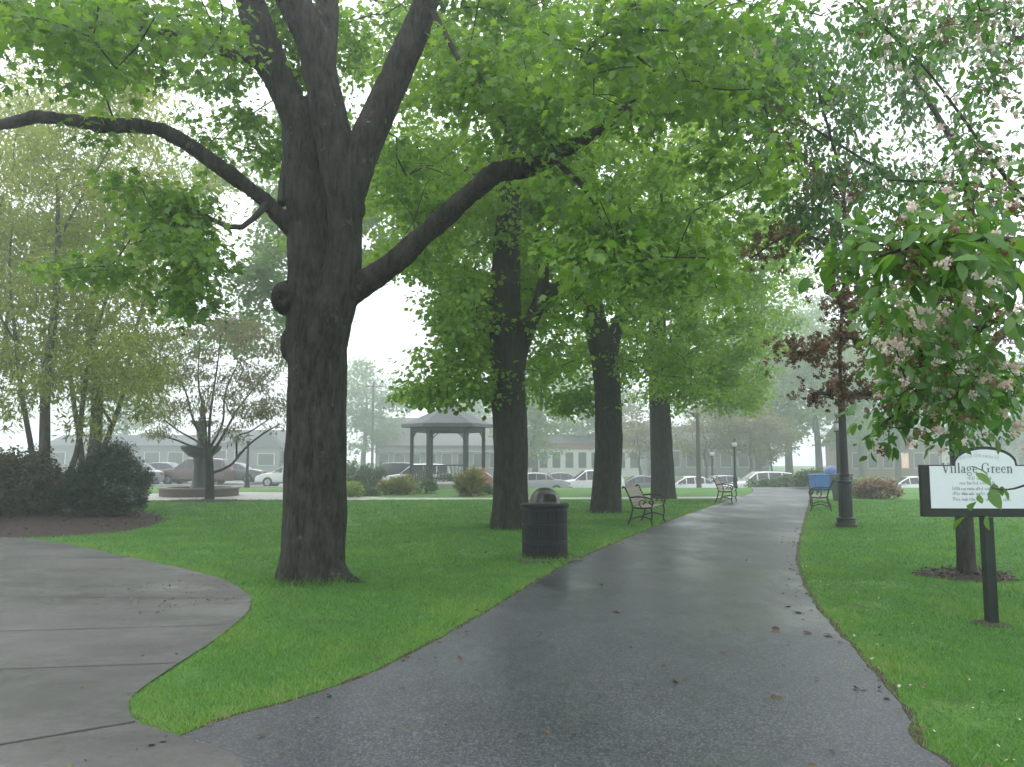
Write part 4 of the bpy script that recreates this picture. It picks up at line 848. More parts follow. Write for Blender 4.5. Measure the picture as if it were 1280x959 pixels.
# ================================================================== PARK FURNITURE
def litter_bin():
    b = G(681, 699); root = thing('litter_bin', 'black slatted litter bin with a domed lid on a concrete pad beside the path', 'litter bin', b)
    mb = MB()
    n = 40
    for k in range(n):
        a = 2 * math.pi * k / n; mb.box((.355 * math.cos(a), .355 * math.sin(a), .43), (.016, .0535, .80), a, .006)
    mb.build('slat_panel', MAT['can_black'], root)
    for z in (.09, .29, .55, .80):
        MB().lathe([(.363, z - .022), (.374, z - .018), (.374, z + .018), (.363, z + .022)], 48, (0, 0, 0), False).build('band', MAT['black_metal'], root, True)
    MB().lathe([(.33, .03), (.335, .1), (.335, .80), (.30, .81)], 40).build('liner', MAT['can_black'], root, True)
    MB().lathe([(.385, .825), (.39, .84), (.39, .87), (.37, .882), (.26, .884), (.255, .86)], 48).build('rim', MAT['can_black'], root, True)
    d = MB().lathe([(.255, .885)] + [(.25 * math.cos(t), .89 + .245 * math.sin(t)) for t in np.linspace(0.02, 1.5, 12)], 40)
    dm = d.build('lid', MAT['dome'], root, True)
    op = MB(); V = []; n = 14
    for e in np.linspace(.12, .62, 6):
        for a in np.linspace(-2.05, -1.1, n): V.append((.253 * math.cos(e) * math.cos(a), .253 * math.cos(e) * math.sin(a), .89 + .248 * math.sin(e)))
    op.add(V, [(i * n + k, i * n + k + 1, (i + 1) * n + k + 1, (i + 1) * n + k) for i in range(5) for k in range(n - 1)])
    op.build('opening', MAT['tyre'], dm, True)
    root.rotation_euler.z = .35
    tag(MB().box((b[0] + .02, b[1], .012), (.95, .86, .05), .25, .015).build('bin_pad', MAT['concrete']), 'square concrete pad under the litter bin', 'pad')
litter_bin()
def bench_proto():
    root = thing('park_bench', 'slatted park bench with black scrolled arms beside the leaning maple, facing the path', 'bench', (0, 0, 0), group='park benches along the path')
    Lg = 1.5
    for k in range(7):  # seat slats
        y = .02 + k * .063; MB().box((0, y, .44 - .012 * math.sin(k / 6 * 3.1)), (Lg, .052, .022), 0, .004).build('seat_slat', MAT['wood'], root)
    for k in range(7):
        t = k / 6; MB().box((0, -.03 - .13 * t - .03 * t * t, .50 + .36 * t), (Lg, .02, .05), 0, .004).build('back_slat', MAT['wood'], root)
    for sx in (-1, 1):
        x = sx * (Lg / 2 + .02); mb = MB()
        q = lambda pts, r: mb.tube(catmull(np.array([(x, a, c) for a, c in pts]), 6), r, 8)
        q([(.46, 0), (.43, .12), (.455, .28), (.43, .43)], .021); q([(-.14, 0), (-.07, .18), (-.03, .32), (-.01, .44)], .021)
        q([(-.01, .43), (.2, .41), (.44, .43)], .02); q([(-.01, .44), (-.06, .6), (-.14, .78), (-.2, .9), (-.25, .91), (-.25, .87)], .02)
        q([(-.09, .66), (.1, .68), (.3, .67), (.44, .63), (.49, .56), (.44, .51), (.39, .55), (.42, .59)], .019); q([(.43, .43), (.47, .5), (.48, .56)], .016)
        q([(-.05, .16), (.15, .22), (.3, .2), (.44, .15)], .016); q([(.2, .43), (.14, .52), (.2, .6), (.28, .56), (.24, .5)], .013)
        mb.build('end_frame', MAT['black_metal'], root, True)
    MB().box((0, .2, .2), (Lg, .02, .02)).build('stretcher', MAT['black_metal'], root)
    return root
bench = bench_proto()
def place(o, p, face):
    o.location = (p[0], p[1], 0); o.rotation_euler.z = math.atan2(face[1], face[0]) - math.pi / 2
p = G(802, 655); place(bench, (p[0], p[1] + .2), (.93, -.36))
for (px, py, f, lab) in ((902, 628, (.93, -.36), 'far slatted park bench on the left verge, pale in the mist'), (1034, 638, (-.93, .37), 'slatted park bench on the right verge beside the lamp post, facing left across the path')):
    o = copy_tree(bench); p = G(px, py); place(o, p, f); o['label'] = lab
def lamp_proto():
    root = thing('street_lamp', 'nearest black lamp post, fluted, at the right path edge with foliage over its lantern', 'street lamp', (0, 0, 0), group='black lamp posts in the park')
    MB().lathe([(.24, -.03), (.24, .09), (.215, .11), (.205, .19), (.225, .2), (.225, .225), (.18, .25)], 16).build('base', MAT['black_metal'], root, True)
    MB().lathe([(.155, .24), (.15, .9), (.14, 1.02), (.165, 1.04), (.165, 1.07), (.125, 1.1), (.105, 1.18), (.12, 1.2), (.12, 1.23), (.095, 1.27)], 28, flute=.06).build('pedestal', MAT['black_metal'], root, True)
    MB().lathe([(.1, 1.26), (.088, 2.0), (.075, 3.15), (.09, 3.17), (.09, 3.22), (.06, 3.25)], 28, flute=.07).build('shaft', MAT['black_metal'], root, True)
    MB().lathe([(.1, 3.24), (.16, 3.29), (.17, 3.33), (.14, 3.34)], 24).build('collar', MAT['black_metal'], root, True)
    g = MB().lathe([(.135, 3.34), (.19, 3.42), (.205, 3.52), (.18, 3.66), (.15, 3.72)], 24).build('globe', MAT['lamp_glass'], root, True)
    MB().lathe([(.2, 3.71), (.19, 3.75), (.1, 3.84), (.035, 3.88), (.03, 3.93), (.045, 3.96), (.02, 4.02), (.005, 4.05)], 24).build('cap', MAT['black_metal'], root, True)
    return root
lamp = lamp_proto(); p = G(1058, 660); lamp.location = tuple(p)
for (px, Y, s, lab) in ((1046, 33, .82, 'second black lamp post, thinner behind the near one'), (917, 45, .72, 'misty black lamp post behind the far left bench'), (311, 46, .8, 'misty black lamp post right of the fountain'), (889, 62, .85, 'faint lamp post between the utility pole and the far bench')):
    o = copy_tree(lamp); x = (px - 640) / FPX * Y; o.location = (x, Y, float(terrain(x, Y))); o.scale = (s, s, s); o['label'] = lab

# -------------------------------------------------------------- the sign
def band(cx, cy, a, b, ta, tb_, t0, t1, n=14):
    """arc band, thick at the sides"""
    V = []; th = np.linspace(R(t0), R(t1), n)
    for t in th: V.append((cx + a * math.cos(t), cy + b * math.sin(t)))
    for t in th: V.append((cx + (a - ta) * math.cos(t), cy + (b - tb_) * math.sin(t)))
    return V, [(i, i + 1, n + i + 1, n + i) for i in range(n - 1)]
def rect(x0, y0, x1, y1): return [(x0, y0), (x1, y0), (x1, y1), (x0, y1)], [(0, 1, 2, 3)]
def quad(*p): return list(p), [(0, 1, 2, 3)]
K, H_ = .105, .028
GLYPH = {
 'V': (.68, [quad((.06, .68), (.20, .68), (.40, .0), (.30, .0)), quad((.56, .68), (.61, .68), (.38, .0), (.345, .0)), rect(.0, .665, .26, .70), rect(.48, .665, .68, .70)]),
 'i': (.28, [rect(.09, .02, .09 + K, .44), rect(.02, 0, .26, H_), quad((.02, .41), (.09, .40), (.1, .46), (.02, .44)), rect(.09, .55, .19, .65)]),
 'l': (.28, [rect(.09, .02, .09 + K, .70), rect(.02, 0, .26, H_), rect(.02, .67, .1, .70)]),
 'a': (.46, [band(.2, .13, .18, .145, .09, .035, 60, 320), rect(.27, .03, .27 + .09, .34), band(.21, .33, .15, .13, .085, .035, 0, 165), rect(.33, .0, .45, .03)]),
 'g': (.47, [band(.21, .30, .18, .155, .085, .03, 0, 360, 22), band(.22, -.08, .21, .125, .05, .04, 0, 360, 22), quad((.33, .41), (.45, .44), (.45, .48), (.33, .45)), quad((.08, .14), (.13, .16), (.1, .05), (.06, .05))]),
 'e': (.44, [band(.22, .22, .20, .235, .095, .03, 20, 325, 20), rect(.1, .235, .40, .265)]),
 'G': (.76, [band(.36, .35, .34, .36, .11, .032, 42, 322, 24), rect(.52, .06, .63, .33), rect(.44, .31, .70, .34), rect(.585, .48, .62, .68)]),
 'r': (.36, [rect(.09, .02, .09 + K, .45), rect(.02, 0, .28, H_), rect(.02, .42, .1, .45), band(.27, .33, .1, .12, .06, .05, 20, 165)]),
 'n': (.54, [rect(.08, .02, .08 + K, .45), rect(.02, 0, .25, H_), rect(.02, .42, .09, .45), band(.28, .29, .18, .165, .1, .04, 0, 150), rect(.36, .02, .36 + K, .30), rect(.30, 0, .53, H_)]),
}
def lettering(text, width, h, x0, z0, y, mb, sc=None):
    tot = sum(GLYPH[c][0] + .03 if c != ' ' else .3 for c in text); sx = width / tot; x = x0; lay = 0
    for ch in text:
        if ch == ' ': x += .3 * sx; continue
        w, parts = GLYPH[ch]
        for k, (V, F) in enumerate(parts): mb.add([(x + a * sx, y - .0003 * k, z0 + c * h) for a, c in V], F)
        x += (w + .03) * sx
def sign():
    b = G(1240, 781); Y = b[1]; px2 = Y / FPX; root = thing('park_sign', 'dark framed white sign lettered Village Green on a single post', 'sign', b)
    zof = lambda py: EYE + (HOR - py) * px2 * 1.0
    cx = (1240 - 1240) * px2; hw = 78 * px2; z0 = zof(645); zs = zof(581); za = zof(558)
    def outline(hw, z0, zs, za, aw):
        top = [(hw, zs), (aw, zs)] + [(aw * math.cos(t), zs + .01 + (za - zs - .01) * math.sin(t)) for t in np.linspace(.25, math.pi - .25, 14)] + [(-aw, zs), (-hw, zs)]
        return [(-hw, z0), (hw, z0)] + top
    MB().prism(outline(hw, z0, zs, za, .31), -.03, .03).build('frame', MAT['sign_frame'], root, bevel=.006)
    fr = 10.5 * px2
    MB().prism(outline(hw - fr, z0 + fr, zs - .012, za - .032, .285), -.036, -.0305).build('panel', MAT['sign_white'], root)
    MB().prism(outline(hw - fr, z0 + fr, zs - .012, za - .032, .285), .0305, .036).build('panel', MAT['sign_white'], root)
    yy = -.0385
    mb = MB(); tx = (1187 - 1240) * px2; lettering('Village Green', 86 * px2, 17 * px2 / .70 * .72, tx, zof(591), yy, mb); mb.build('lettering', MAT['sign_ink'], root)
    rng = np.random.default_rng(8)
    def greek(px0, px1, py, hpx, mat, name, arc=0.):  # small illegible lines of print
        mb = MB(); x = (px0 - 1240) * px2; xe = (px1 - 1240) * px2; xm = (x + xe) / 2
        while x < xe:
            for _ in range(rng.integers(3, 7)):
                h = hpx * px2 * rng.choice([.6, .6, 1.]); w = .0035; z = zof(py) + arc * (1 - ((x - xm) / max(xe - xm, .01)) ** 2)
                k = rng.integers(0, 3)
                mb.add([(x, yy, z), (x + w, yy, z), (x + w, yy, z + h), (x, yy, z + h)], [(0, 1, 2, 3)])
                mb.add([(x + w, yy, z + (0 if k else h - .003)), (x + .010, yy, z + (0 if k else h - .003)), (x + .010, yy, z + (.003 if k else h)), (x + w, yy, z + (.003 if k else h))], [(0, 1, 2, 3)])
                if k == 2: mb.add([(x + .008, yy - .0002, z), (x + .0105, yy - .0002, z), (x + .0105, yy - .0002, z + hpx * px2 * .6), (x + .008, yy - .0002, z + hpx * px2 * .6)], [(0, 1, 2, 3)])
                x += .0145
                if x > xe: break
            x += .012
        mb.build(name, mat, root)
    greek(1218, 1246, 599, 3.5, MAT['sign_ink'], 'small_print'); greek(1208, 1252, 605, 4, MAT['sign_ink'], 'small_print'); greek(1199, 1264, 612, 4, MAT['sign_ink'], 'small_print')
    greek(1199, 1262, 618, 4, MAT['sign_ink'], 'small_print'); greek(1199, 1268, 625, 4, MAT['sign_ink'], 'small_print'); greek(1208, 1256, 575, 5, MAT['sign_faint'], 'faint_print', .03)
    MB().box((0, .0, z0 / 2 - .1), (.095, .095, z0 + .2 - .003), 0, .006).build('post', MAT['sign_frame'], root)
    root.rotation_euler.z = R(-3)
    for q in ((0, 0),):
        pass
sign()
sg = G(1240, 781); ring3 = np.array([(sg[0] + .2 * math.cos(a), sg[1] + .17 * math.sin(a)) for a in np.linspace(0, 6.283, 24, endpoint=False)])
mound('post_soil', ring3, .03, MAT['soil'], 'small patch of bare soil at the foot of the sign post', 'soil')

# -------------------------------------------------------------- fountain
def fountain():
    c = at(250, 600, 34.6); c[2] = 0; root = thing('fountain', 'dark tiered iron fountain rising from the round brick pool', 'fountain', c)
    MB().lathe([(.7, 0), (.72, .12), (.5, .2), (.36, .4), (.3, .7), (.26, 1.3), (.32, 1.5), (.3, 1.62)], 24).build('pedestal', MAT['iron'], root, True)
    MB().lathe([(.28, 1.62), (.5, 1.7), (.78, 1.95), (.84, 2.1), (.82, 2.14), (.74, 2.06), (.4, 1.9), (.1, 1.88)], 32).build('bowl', MAT['iron'], root, True)
    MB().lathe([(.2, 1.88), (.22, 2.1), (.14, 2.3), (.2, 2.6), (.16, 2.8), (.2, 2.92)], 20).build('column', MAT['iron'], root, True)
    MB().lathe([(.16, 2.9), (.3, 2.98), (.44, 3.12), (.46, 3.2), (.4, 3.17), (.2, 3.06), (.08, 3.06)], 28).build('bowl', MAT['iron'], root, True)
    MB().lathe([(.12, 3.06), (.16, 3.25), (.09, 3.4), (.14, 3.6), (.18, 3.7), (.1, 3.85), (.06, 4.1), (.02, 4.3)], 16).build('finial', MAT['iron'], root, True)
    pc = c.copy(); pr = thing('fountain_pool', 'low round brick pool wall around the fountain', 'pool', pc)
    MB().lathe([(1.6, 0), (1.6, .3), (1.35, .3), (1.35, .02)], 48, (0, 0, 0), False).build('brick_wall', MAT['brick'], pr, True)
    MB().lathe([(1.32, .302), (1.66, .302), (1.66, .37), (1.32, .37), (1.32, .302)], 48, (0, 0, 0), False).build('coping', MAT['coping'], pr, True)
    MB().lathe([(.75, .2), (1.345, .2)], 48, (0, 0, 0), False).build('water_surface', MAT['water'], pr, True)
fountain()
# -------------------------------------------------------------- gazebo
def gazebo():
    Y = 45.; x = (560 - 640) / FPX * Y; z0 = float(terrain(x, Y)); root = thing('gazebo', 'six sided open gazebo with a grey shingled roof beyond the flower bed', 'gazebo', (x, Y, z0))
    rr = 2.0; n = 6; a0 = R(4)
    MB().lathe([(2.3, -.05), (2.3, .3), (2.25, .35), (.01, .35)], 6, a0=a0).build('floor', MAT['pale_concrete'], root)
    MB().lathe([(2.6, 3.42), (2.6, 3.6), (2.55, 3.61), (1.8, 3.9), (1.1, 4.22), (.3, 4.58), (.25, 4.62)], 6, a0=a0).build('roof', MAT['shingle'], root)
    MB().lathe([(.26, 4.62), (.3, 4.66), (.12, 4.78), (.03, 4.95)], 6, a0=a0).build('finial', MAT['dark_timber'], root)
    for k in range(n):
        a = a0 + 2 * math.pi * k / n; p = (rr * math.cos(a), rr * math.sin(a)); MB().box((p[0], p[1], 1.9), (.2, .2, 3.02), a, .01).build('post', MAT['dark_timber'], root)
        b = a0 + 2 * math.pi * (k + 1) / n; q = (rr * math.cos(b), rr * math.sin(b)); m = ((p[0] + q[0]) / 2, (p[1] + q[1]) / 2); L = math.dist(p, q); an = math.atan2(q[1] - p[1], q[0] - p[0])
        mb = MB(); mb.box((m[0], m[1], 3.28), (L - .2, .12, .26), an)
        for s, pt in ((1, p), (-1, q)):
            d = np.array([math.cos(an), math.sin(an)]) * s
            mb.tube([(pt[0] + d[0] * .1, pt[1] + d[1] * .1, 2.82), (pt[0] + d[0] * .22, pt[1] + d[1] * .22, 3.0), (pt[0] + d[0] * .42, pt[1] + d[1] * .42, 3.16)], .035, 6)
        mb.build('bracket_beam', MAT['dark_timber'], root)
        if k in (1, 2):
            mb = MB(); mb.box((m[0], m[1], 1.3), (L - .2, .07, .07), an); mb.box((m[0], m[1], .55), (L - .2, .06, .06), an)
            for t in np.linspace(.1, .9, 9): mb.box((p[0] + (q[0] - p[0]) * t, p[1] + (q[1] - p[1]) * t, .92), (.035, .035, .69), an)
            mb.build('railing', MAT['dark_timber'], root)
gazebo()
# -------------------------------------------------------------- bins by the right bench
def bins():
    Y = 38.5; x = (1021 - 640) / FPX * Y
    r = thing('recycling_bin', 'square bright blue recycling bin just beyond the right bench', 'bin', (x, Y, 0))
    mb = MB(); mb.add([(-.3, -.3, .05), (.3, -.3, .05), (.3, .3, .05), (-.3, .3, .05), (-.38, -.38, .78), (.38, -.38, .78), (.38, .38, .78), (-.38, .38, .78)], [(0, 3, 2, 1), (4, 5, 6, 7), (0, 1, 5, 4), (1, 2, 6, 5), (2, 3, 7, 6), (3, 0, 4, 7)])
    mb.build('body', MAT['blue_bin'], r, bevel=.03); MB().box((0, 0, .82), (.8, .8, .07), 0, .02).build('lid', MAT['blue_bin'], r)
    for s in (-1, 1): MB().lathe([(.09, -.03), (.09, .03)], 14).build('wheel', MAT['tyre'], r).matrix_local = __import__('mathutils').Matrix.Translation((s * .34, .26, .09)) @ __import__('mathutils').Matrix.Rotation(R(90), 4, 'Y')
    Y = 40.5; x = (1037 - 640) / FPX * Y; r = thing('recycling_bin', 'pale blue dome topped recycling bin behind the square blue bin', 'bin', (x, Y, 0))
    MB().lathe([(.28, 0), (.31, .06), (.33, .82), (.345, .84)], 24).build('body', MAT['blue_bin'], r, True)
    MB().lathe([(.36, .84), (.37, .88)] + [(.36 * math.cos(t), .9 + .34 * math.sin(t)) for t in np.linspace(.03, 1.5, 9)], 24).build('lid', MAT['blue_dome'], r, True)
    Y = 29.5; x = (1049 - 640) / FPX * Y; r = thing('litter_bin', 'dark green wheeled bin half hidden behind the near lamp post', 'bin', (x, Y, 0))
    mb = MB(); mb.add([(-.24, -.24, .05), (.24, -.24, .05), (.24, .24, .05), (-.24, .24, .05), (-.3, -.3, .95), (.3, -.3, .95), (.3, .34, .95), (-.3, .34, .95)], [(0, 3, 2, 1), (4, 5, 6, 7), (0, 1, 5, 4), (1, 2, 6, 5), (2, 3, 7, 6), (3, 0, 4, 7)])
    mb.build('body', MAT['green_bin'], r, bevel=.03); MB().box((0, .02, 1.0), (.62, .7, .06), 0, .02).build('lid', MAT['green_bin'], r)
bins()
# -------------------------------------------------------------- utility poles
def pole(px, Y, h, lab, arm):
    x = (px - 640) / FPX * Y; r = thing('utility_pole', lab, 'utility pole', (x, Y, float(terrain(x, Y))), group='wooden utility poles')
    MB().lathe([(.16, -.2), (.15, 1), (.11, h)], 12).build('shaft', MAT['pole_wood'], r, True)
    if arm:
        MB().tube(catmull(np.array([(0, 0, h - .5), (-.3, -.1, h - .05), (-.9, -.3, h + .1)]), 5), .035, 8).build('lamp_arm', MAT['black_metal'], r, True)
        MB().box((-1.1, -.36, h + .08), (.5, .2, .1), .3, .03).build('lamp_head', MAT['iron'], r)
    else:
        MB().box((0, -.1, h - .4), (1.8, .09, .11)).build('cross_arm', MAT['pole_wood'], r)
        for k in (-.75, -.3, .3, .75): MB().lathe([(.03, 0), (.045, .05), (.03, .1), (.02, .13)], 8, (k, -.1, h - .345)).build('insulator', MAT['lamp_glass'], r, True)
pole(872, 48, 5.0, 'grey utility pole with a curved lamp arm above the far bench', True); pole(466, 80, 9.5, 'wooden utility pole with a cross arm left of the gazebo', False)

# ================================================================== CARS
from mathutils import Matrix
def car_proto(kind, col, label):
    root = thing('parked_car', label, 'car', (0, 0, 0), group='cars parked along the street')
    if kind == 'sedan':
        Lc, w, zb = 4.6, .89, .92
        st = [(-2.3, .62, .62), (-2.22, .86, .86), (-1.75, .97, .97), (-1.35, .99, .99), (-.75, .98, 1.40), (-.1, .96, 1.46), (.45, .95, 1.42), (1.2, .93, .97), (1.75, .86, .88), (2.15, .74, .75), (2.3, .56, .56)]
        glass = (3, 7)
    else:
        Lc, w, zb = 4.7, .95, 1.02
        st = [(-2.35, .7, .7), (-2.3, 1.02, 1.1), (-2.1, 1.08, 1.66), (-1.4, 1.08, 1.74), (-.5, 1.07, 1.76), (.25, 1.06, 1.72), (1.05, 1.04, 1.10), (1.7, .98, 1.0), (2.2, .86, .88), (2.35, .62, .62)]
        glass = (2, 6)
    def ring(x, zbelt, zt):
        e = 1 - .10 * (abs(x) / (Lc / 2)) ** 3
        wt = w * (.74 if zt - zbelt > .2 else .90); return [(x, w * .86 * e, .22), (x, w * e, .36), (x, w * 1.0 * e, .62 if zbelt > .64 else zbelt * .8), (x, w * .955 * e, zbelt), (x, wt * e, zt - .03 if zt > zbelt + .1 else zt), (x, wt * .85 * e, zt + .01)]
    V = []; F = []
    for s in st:
        r = ring(*s); V += r + [(a, -b, c) for a, b, c in r[::-1]]
    m = 12
    for i in range(len(st) - 1):
        for k in range(m): F.append((i * m + k, i * m + (k + 1) % m, (i + 1) * m + (k + 1) % m, (i + 1) * m + k))
    F.append(tuple(range(m))); F.append(tuple((len(st) - 1) * m + k for k in range(m - 1, -1, -1)))
    body = MB(); body.add(V, F); bo = body.build('body', col, root, True, bevel=.02)
    A = np.array(V).reshape(len(st), m, 3)
    for sgn, k0, k1 in ((1, 3, 4), (-1, 8, 7)):
        for i in range(glass[0], glass[1]):
            p = [A[i, k0], A[i + 1, k0], A[i + 1, k1], A[i, k1]]; c = sum(p) / 4; q = [c + (k - c) * .9 + np.array([0, sgn * .006, .002]) for k in p]
            if min(np.linalg.norm(q[0] - q[3]), np.linalg.norm(q[1] - q[2])) < .02 and np.linalg.norm(q[0] - q[1]) < .1: continue
            g = MB(); g.add(q, [(0, 1, 2, 3)]); g.build('side_window', MAT['glass'], root)
    for i, nm in ((glass[0], 'rear_window'), (glass[1] - 1, 'windscreen')):
        if kind != 'sedan' and i == glass[0]: i -= 1
        p = [A[i, 5], A[i + 1, 5], A[i + 1, 6], A[i, 6]]; c = sum(p) / 4; nrm = np.cross(p[1] - p[0], p[3] - p[0]); nrm /= np.linalg.norm(nrm); nrm *= np.sign(nrm[2] if abs(nrm[2]) > .05 else nrm[0] * c[0])
        g = MB(); g.add([c + (k - c) * .9 + nrm * .02 for k in p], [(0, 1, 2, 3)]); g.build(nm, MAT['glass'], root)
    for x in (-1.42, 1.42):
        for s in (-1, 1):
            t = MB().lathe([(.2, -.1), (.315, -.1), (.335, -.07), (.335, .07), (.315, .1), (.2, .1)], 24).build('wheel', MAT['tyre'], root, True)
            t.matrix_local = Matrix.Translation((x, s * (w - .1), .335)) @ Matrix.Rotation(R(90 * s), 4, 'X')
            MB().lathe([(.205, -.108), (.19, -.112), (.06, -.095), (.04, -.12), (.005, -.12)], 10).build('rim', MAT['rim'], t, True)
    for s in (-1, 1):
        zh = .66 if kind == 'sedan' else .8
        MB().box((Lc / 2 - .14, s * w * .66, zh), (.16, .3, .13), -s * .25, .03).build('headlight', MAT['head'], root)
        MB().box((-Lc / 2 + .05, s * w * .72, zh + .08), (.14, .28, .14), s * .2, .03).build('taillight', MAT['tail'], root)
        MB().box((.78 if kind == 'sedan' else .85, s * (w + .06), zb + .05), (.1, .16, .1), 0, .03).build('mirror', col, root)
    MB().box((Lc / 2 - .06, 0, .36), (.12, w * 1.5, .1), 0, .03).build('bumper', MAT['can_black'], root)
    return root
prot = {('sedan', 'white'): car_proto('sedan', PAINT['white'], 'white sedan showing left of the old maple trunk')}
prot[('suv', 'white')] = car_proto('suv', PAINT['white'], 'white sport utility car parked behind the gazebo left post')
def car_put(o, px, Y, rz, first):
    x = (px - 640) / FPX * Y; o.location = (x, Y, float(terrain(x, Y)) + .006); o.rotation_euler.z = rz
car_put(prot[('sedan', 'white')], 368, 53.5, math.pi, True); car_put(prot[('suv', 'white')], 522, 53.5, math.pi, True)
def recolour(o, m):
    for ch in [k for k in bpy.data.objects if k.parent == o]:
        if ch.name.startswith(('body', 'mirror')): ch.material_slots[0].link = 'OBJECT'; ch.material_slots[0].material = m
for kind, col, px, Y, rz, lab in [('sedan', 'grey', 168, 53, 2.6, 'grey sedan behind the yew at the left'), ('suv', 'red', 246, 54, 3.1, 'dull red sport utility car behind the fountain'), ('sedan', 'grey', 290, 57, 3.2, 'dark sedan between the fountain and the misty lamp post'),
                                  ('sedan', 'blue', 205, 58, 3.1, 'dark blue sedan left of the fountain'), ('suv', 'black', 487, 56.5, 3.1, 'black sport utility car left of the gazebo posts'), ('sedan', 'white', 592, 54, 3.14, 'white sedan just left of the straight maple'),
                                  ('sedan', 'silver', 668, 54, 3.14, 'silver sedan just right of the straight maple trunk'), ('suv', 'white', 735, 55, 3.2, 'white sport utility car left of the leaning maple trunk'), ('sedan', 'grey', 700, 58.5, .1, 'grey sedan before the white shop row'),
                                  ('sedan', 'white', 862, 53.5, 3.14, 'white sedan just right of the last maple trunk'), ('sedan', 'silver', 905, 57, .0, 'silver sedan behind the far left bench'), ('suv', 'white', 945, 54, 3.14, 'white sport utility car at the end of the path'),
                                  ('sedan', 'white', 1138, 53, 3.0, 'white sedan at the left edge of the village sign'), ('sedan', 'grey', 800, 56, 3.14, 'grey sedan between the two farther maple trunks')]:
    o = copy_tree(prot[(kind, 'white')]); car_put(o, px, Y, rz, False); o['label'] = lab
    if col != 'white': recolour(o, PAINT[col])

# ================================================================== BUILDINGS
def building(name, label, px0, px1, Y, depth, h, roofh, wall, roof, nwin, z_off=0., gable=False, lit=(), trim=None, awn=False):
    K_ = 1.6; Y = Y * K_; h = h * K_; roofh = roofh * K_; x0, x1 = (px0 - 640) / FPX * Y, (px1 - 640) / FPX * Y; xc = (x0 + x1) / 2; W = x1 - x0; z = float(min(terrain(x0, Y), terrain(x1, Y))) + z_off
    r = thing(name, label, 'building', (xc, Y, z))
    MB().box((0, depth / 2, h / 2 - .2), (W, depth, h + .4)).build('wall', wall, r)
    if gable: poly = [(-W / 2 - .4, h - .02), (W / 2 + .4, h - .02), (0, h + roofh)]; MB().prism(poly, -.4, depth + .4).build('roof', roof, r)
    else: MB().prism([(-.6, h + .003), (depth + .6, h + .003), (depth / 2, h + roofh)], -W / 2 - .5, W / 2 + .5, 'x').build('roof', roof, r)
    ww = W / nwin
    for k in range(nwin):
        x = -W / 2 + ww * (k + .5); f = MB()
        f.box((x, -.03, h * .5), (ww * .66, .08, h * .5)); fo = f.build('window', MAT['white_wall'], r)
        MB().box((x, -.045, h * .5), (ww * .6, .08, h * .46)).build('pane', MAT['lit'] if k in lit else MAT['glass'], fo)
    if trim is not None: MB().box((0, -.12, h - .5), (W + .1, .2, .6)).build('fascia', trim, r)
    if awn: MB().prism([(-.9, h * .78), (-.02, h * .9), (-.02, h * .8), (-.9, h * .76)], -W / 2, W / 2, 'x').build('awning', MAT['tan_roof'], r)
    return r
building('shop_building', 'dark grey gabled building behind the fountain', 262, 372, 68, 10, 2.4, 1.2, MAT['grey_siding'], MAT['dark_roof'], 4, gable=False)
building('shed_building', 'small building with a dark pointed gable beside the old maple', 318, 350, 66.5, 1.2, 2.0, 1.6, MAT['grey_siding'], MAT['dark_roof'], 1, gable=True)
building('house_building', 'low dim building behind the cars left of the fountain', 60, 236, 70, 10, 2.2, 1.0, MAT['grey_siding'], MAT['dark_roof'], 6)
building('shop_building', 'long low shop with a tan roof behind the gazebo', 470, 648, 70, 11, 2.6, 2.6, MAT['grey_siding'], MAT['tan_roof'], 9, awn=True)
building('shop_row', 'long white shop row with a red fascia between the straight and leaning maples', 655, 800, 72, 10, 3.0, .9, MAT['white_wall'], MAT['dark_roof'], 9, trim=MAT['red_trim'])
building('shop_building', 'dim grey shop behind the white cars near the path end', 810, 960, 76, 10, 3.2, 1.6, MAT['grey_siding'], MAT['dark_roof'], 7)
building('brick_building', 'brick building with warmly lit windows left of the village sign', 1060, 1175, 74, 9, 2.9, 1.8, MAT['brick_wall'], MAT['dark_roof'], 6, lit=(3,))
building('house_building', 'pale building behind the sign at the right border', 1185, 1400, 82, 9, 3.0, 2.0, MAT['white_wall'], MAT['dark_roof'], 8)

# ================================================================== AIR, LIGHT, CAMERA
hz = MB().box((0, 20, 14.), (640, 640, 32.5)); ho = hz.build('haze', MAT['lawn']); ho.data.materials.clear()
mh = bpy.data.materials.new('haze_air'); mh.use_nodes = True; nt = mh.node_tree; nt.nodes.clear(); out = nt.nodes.new('ShaderNodeOutputMaterial')
pv = nt.nodes.new('ShaderNodeVolumePrincipled'); pv.inputs['Color'].default_value = (.92, .965, 1., 1); pv.inputs['Density'].default_value = .0048; pv.inputs['Anisotropy'].default_value = .72
nt.links.new(pv.outputs[0], out.inputs['Volume']); ho.data.materials.append(mh); tag(ho, 'pale morning mist filling the park', 'mist', kind='stuff')

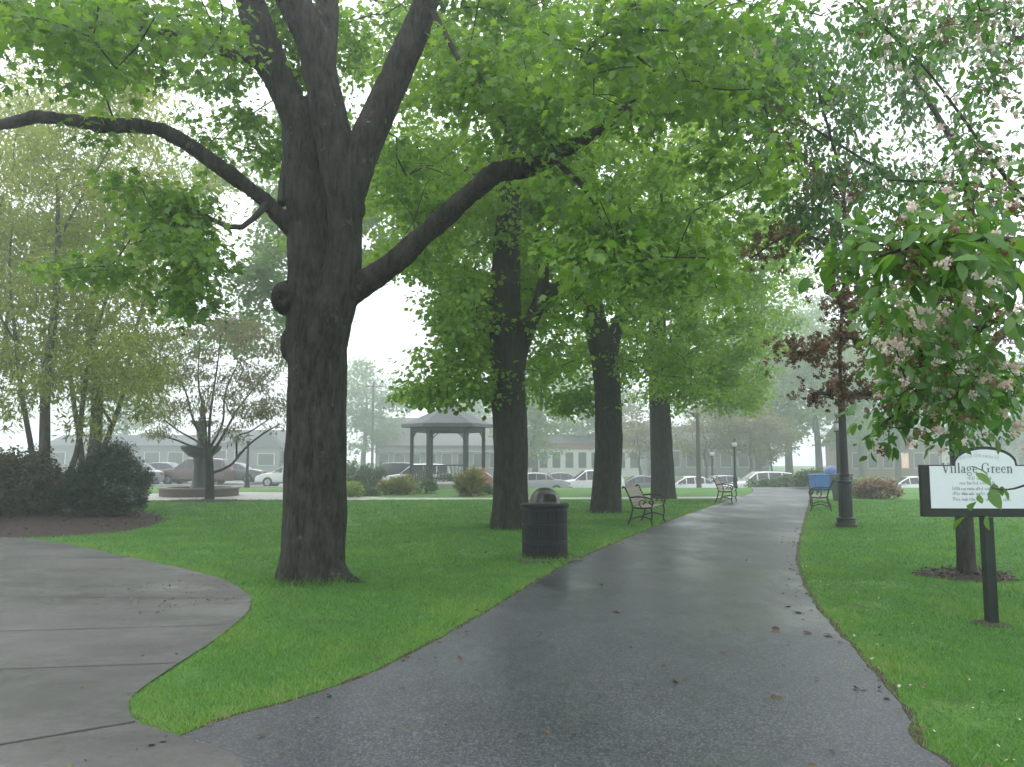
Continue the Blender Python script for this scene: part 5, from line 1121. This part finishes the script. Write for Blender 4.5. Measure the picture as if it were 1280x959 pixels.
w = bpy.data.worlds.new('World'); S.world = w; w.use_nodes = True; nt = w.node_tree; nt.nodes.clear()
SUN_EL, SUN_AZ = R(58), R(-30)
sky = nt.nodes.new('ShaderNodeTexSky'); sky.sky_type = 'NISHITA'; sky.sun_disc = False; sky.sun_elevation = SUN_EL; sky.sun_rotation = SUN_AZ; sky.dust_density = 6; sky.air_density = 1.
mx = nt.nodes.new('ShaderNodeMix'); mx.data_type = 'RGBA'; mx.inputs[0].default_value = .88
nt.links.new(sky.outputs[0], mx.inputs[6]); mx.inputs[7].default_value = (16.5, 17.2, 17.8, 1)
bg = nd(nt, 'ShaderNodeBackground', Strength=.1); nt.links.new(mx.outputs[2], bg.inputs[0]); wo = nt.nodes.new('ShaderNodeOutputWorld'); nt.links.new(bg.outputs[0], wo.inputs[0])
sl = bpy.data.lights.new('sun', 'SUN'); sl.energy = .6; sl.angle = R(60); sl.color = (1, .97, .93); so = bpy.data.objects.new('sun', sl); C.objects.link(so)
d = Vector((math.sin(SUN_AZ) * math.cos(SUN_EL), math.cos(SUN_AZ) * math.cos(SUN_EL), math.sin(SUN_EL))); so.rotation_euler = d.to_track_quat('Z', 'Y').to_euler(); so.location = (0, 0, 25)
cam = bpy.data.cameras.new('camera'); cam.sensor_fit = 'HORIZONTAL'; cam.sensor_width = 36; cam.lens = 36 * FPX / 1280; cam.clip_end = 2000; cam.clip_start = .05
co = bpy.data.objects.new('camera', cam); C.objects.link(co); co.location = (0, 0, EYE); co.rotation_euler = (math.pi / 2 + PITCH, 0, 0); S.camera = co
S.view_settings.view_transform = 'Standard'; S.view_settings.look = 'None'; S.view_settings.exposure = 0.44; S.view_settings.gamma = 1; S.view_settings.use_curve_mapping = False
cy = S.cycles; cy.max_bounces = 8; cy.diffuse_bounces = 4; cy.glossy_bounces = 2; cy.transmission_bounces = 7; cy.transparent_max_bounces = 4; cy.volume_bounces = 1; cy.use_denoising = True
cy.caustics_reflective = False; cy.caustics_refractive = False; cy.use_adaptive_sampling = True; cy.adaptive_threshold = .03
S.render.use_persistent_data = False
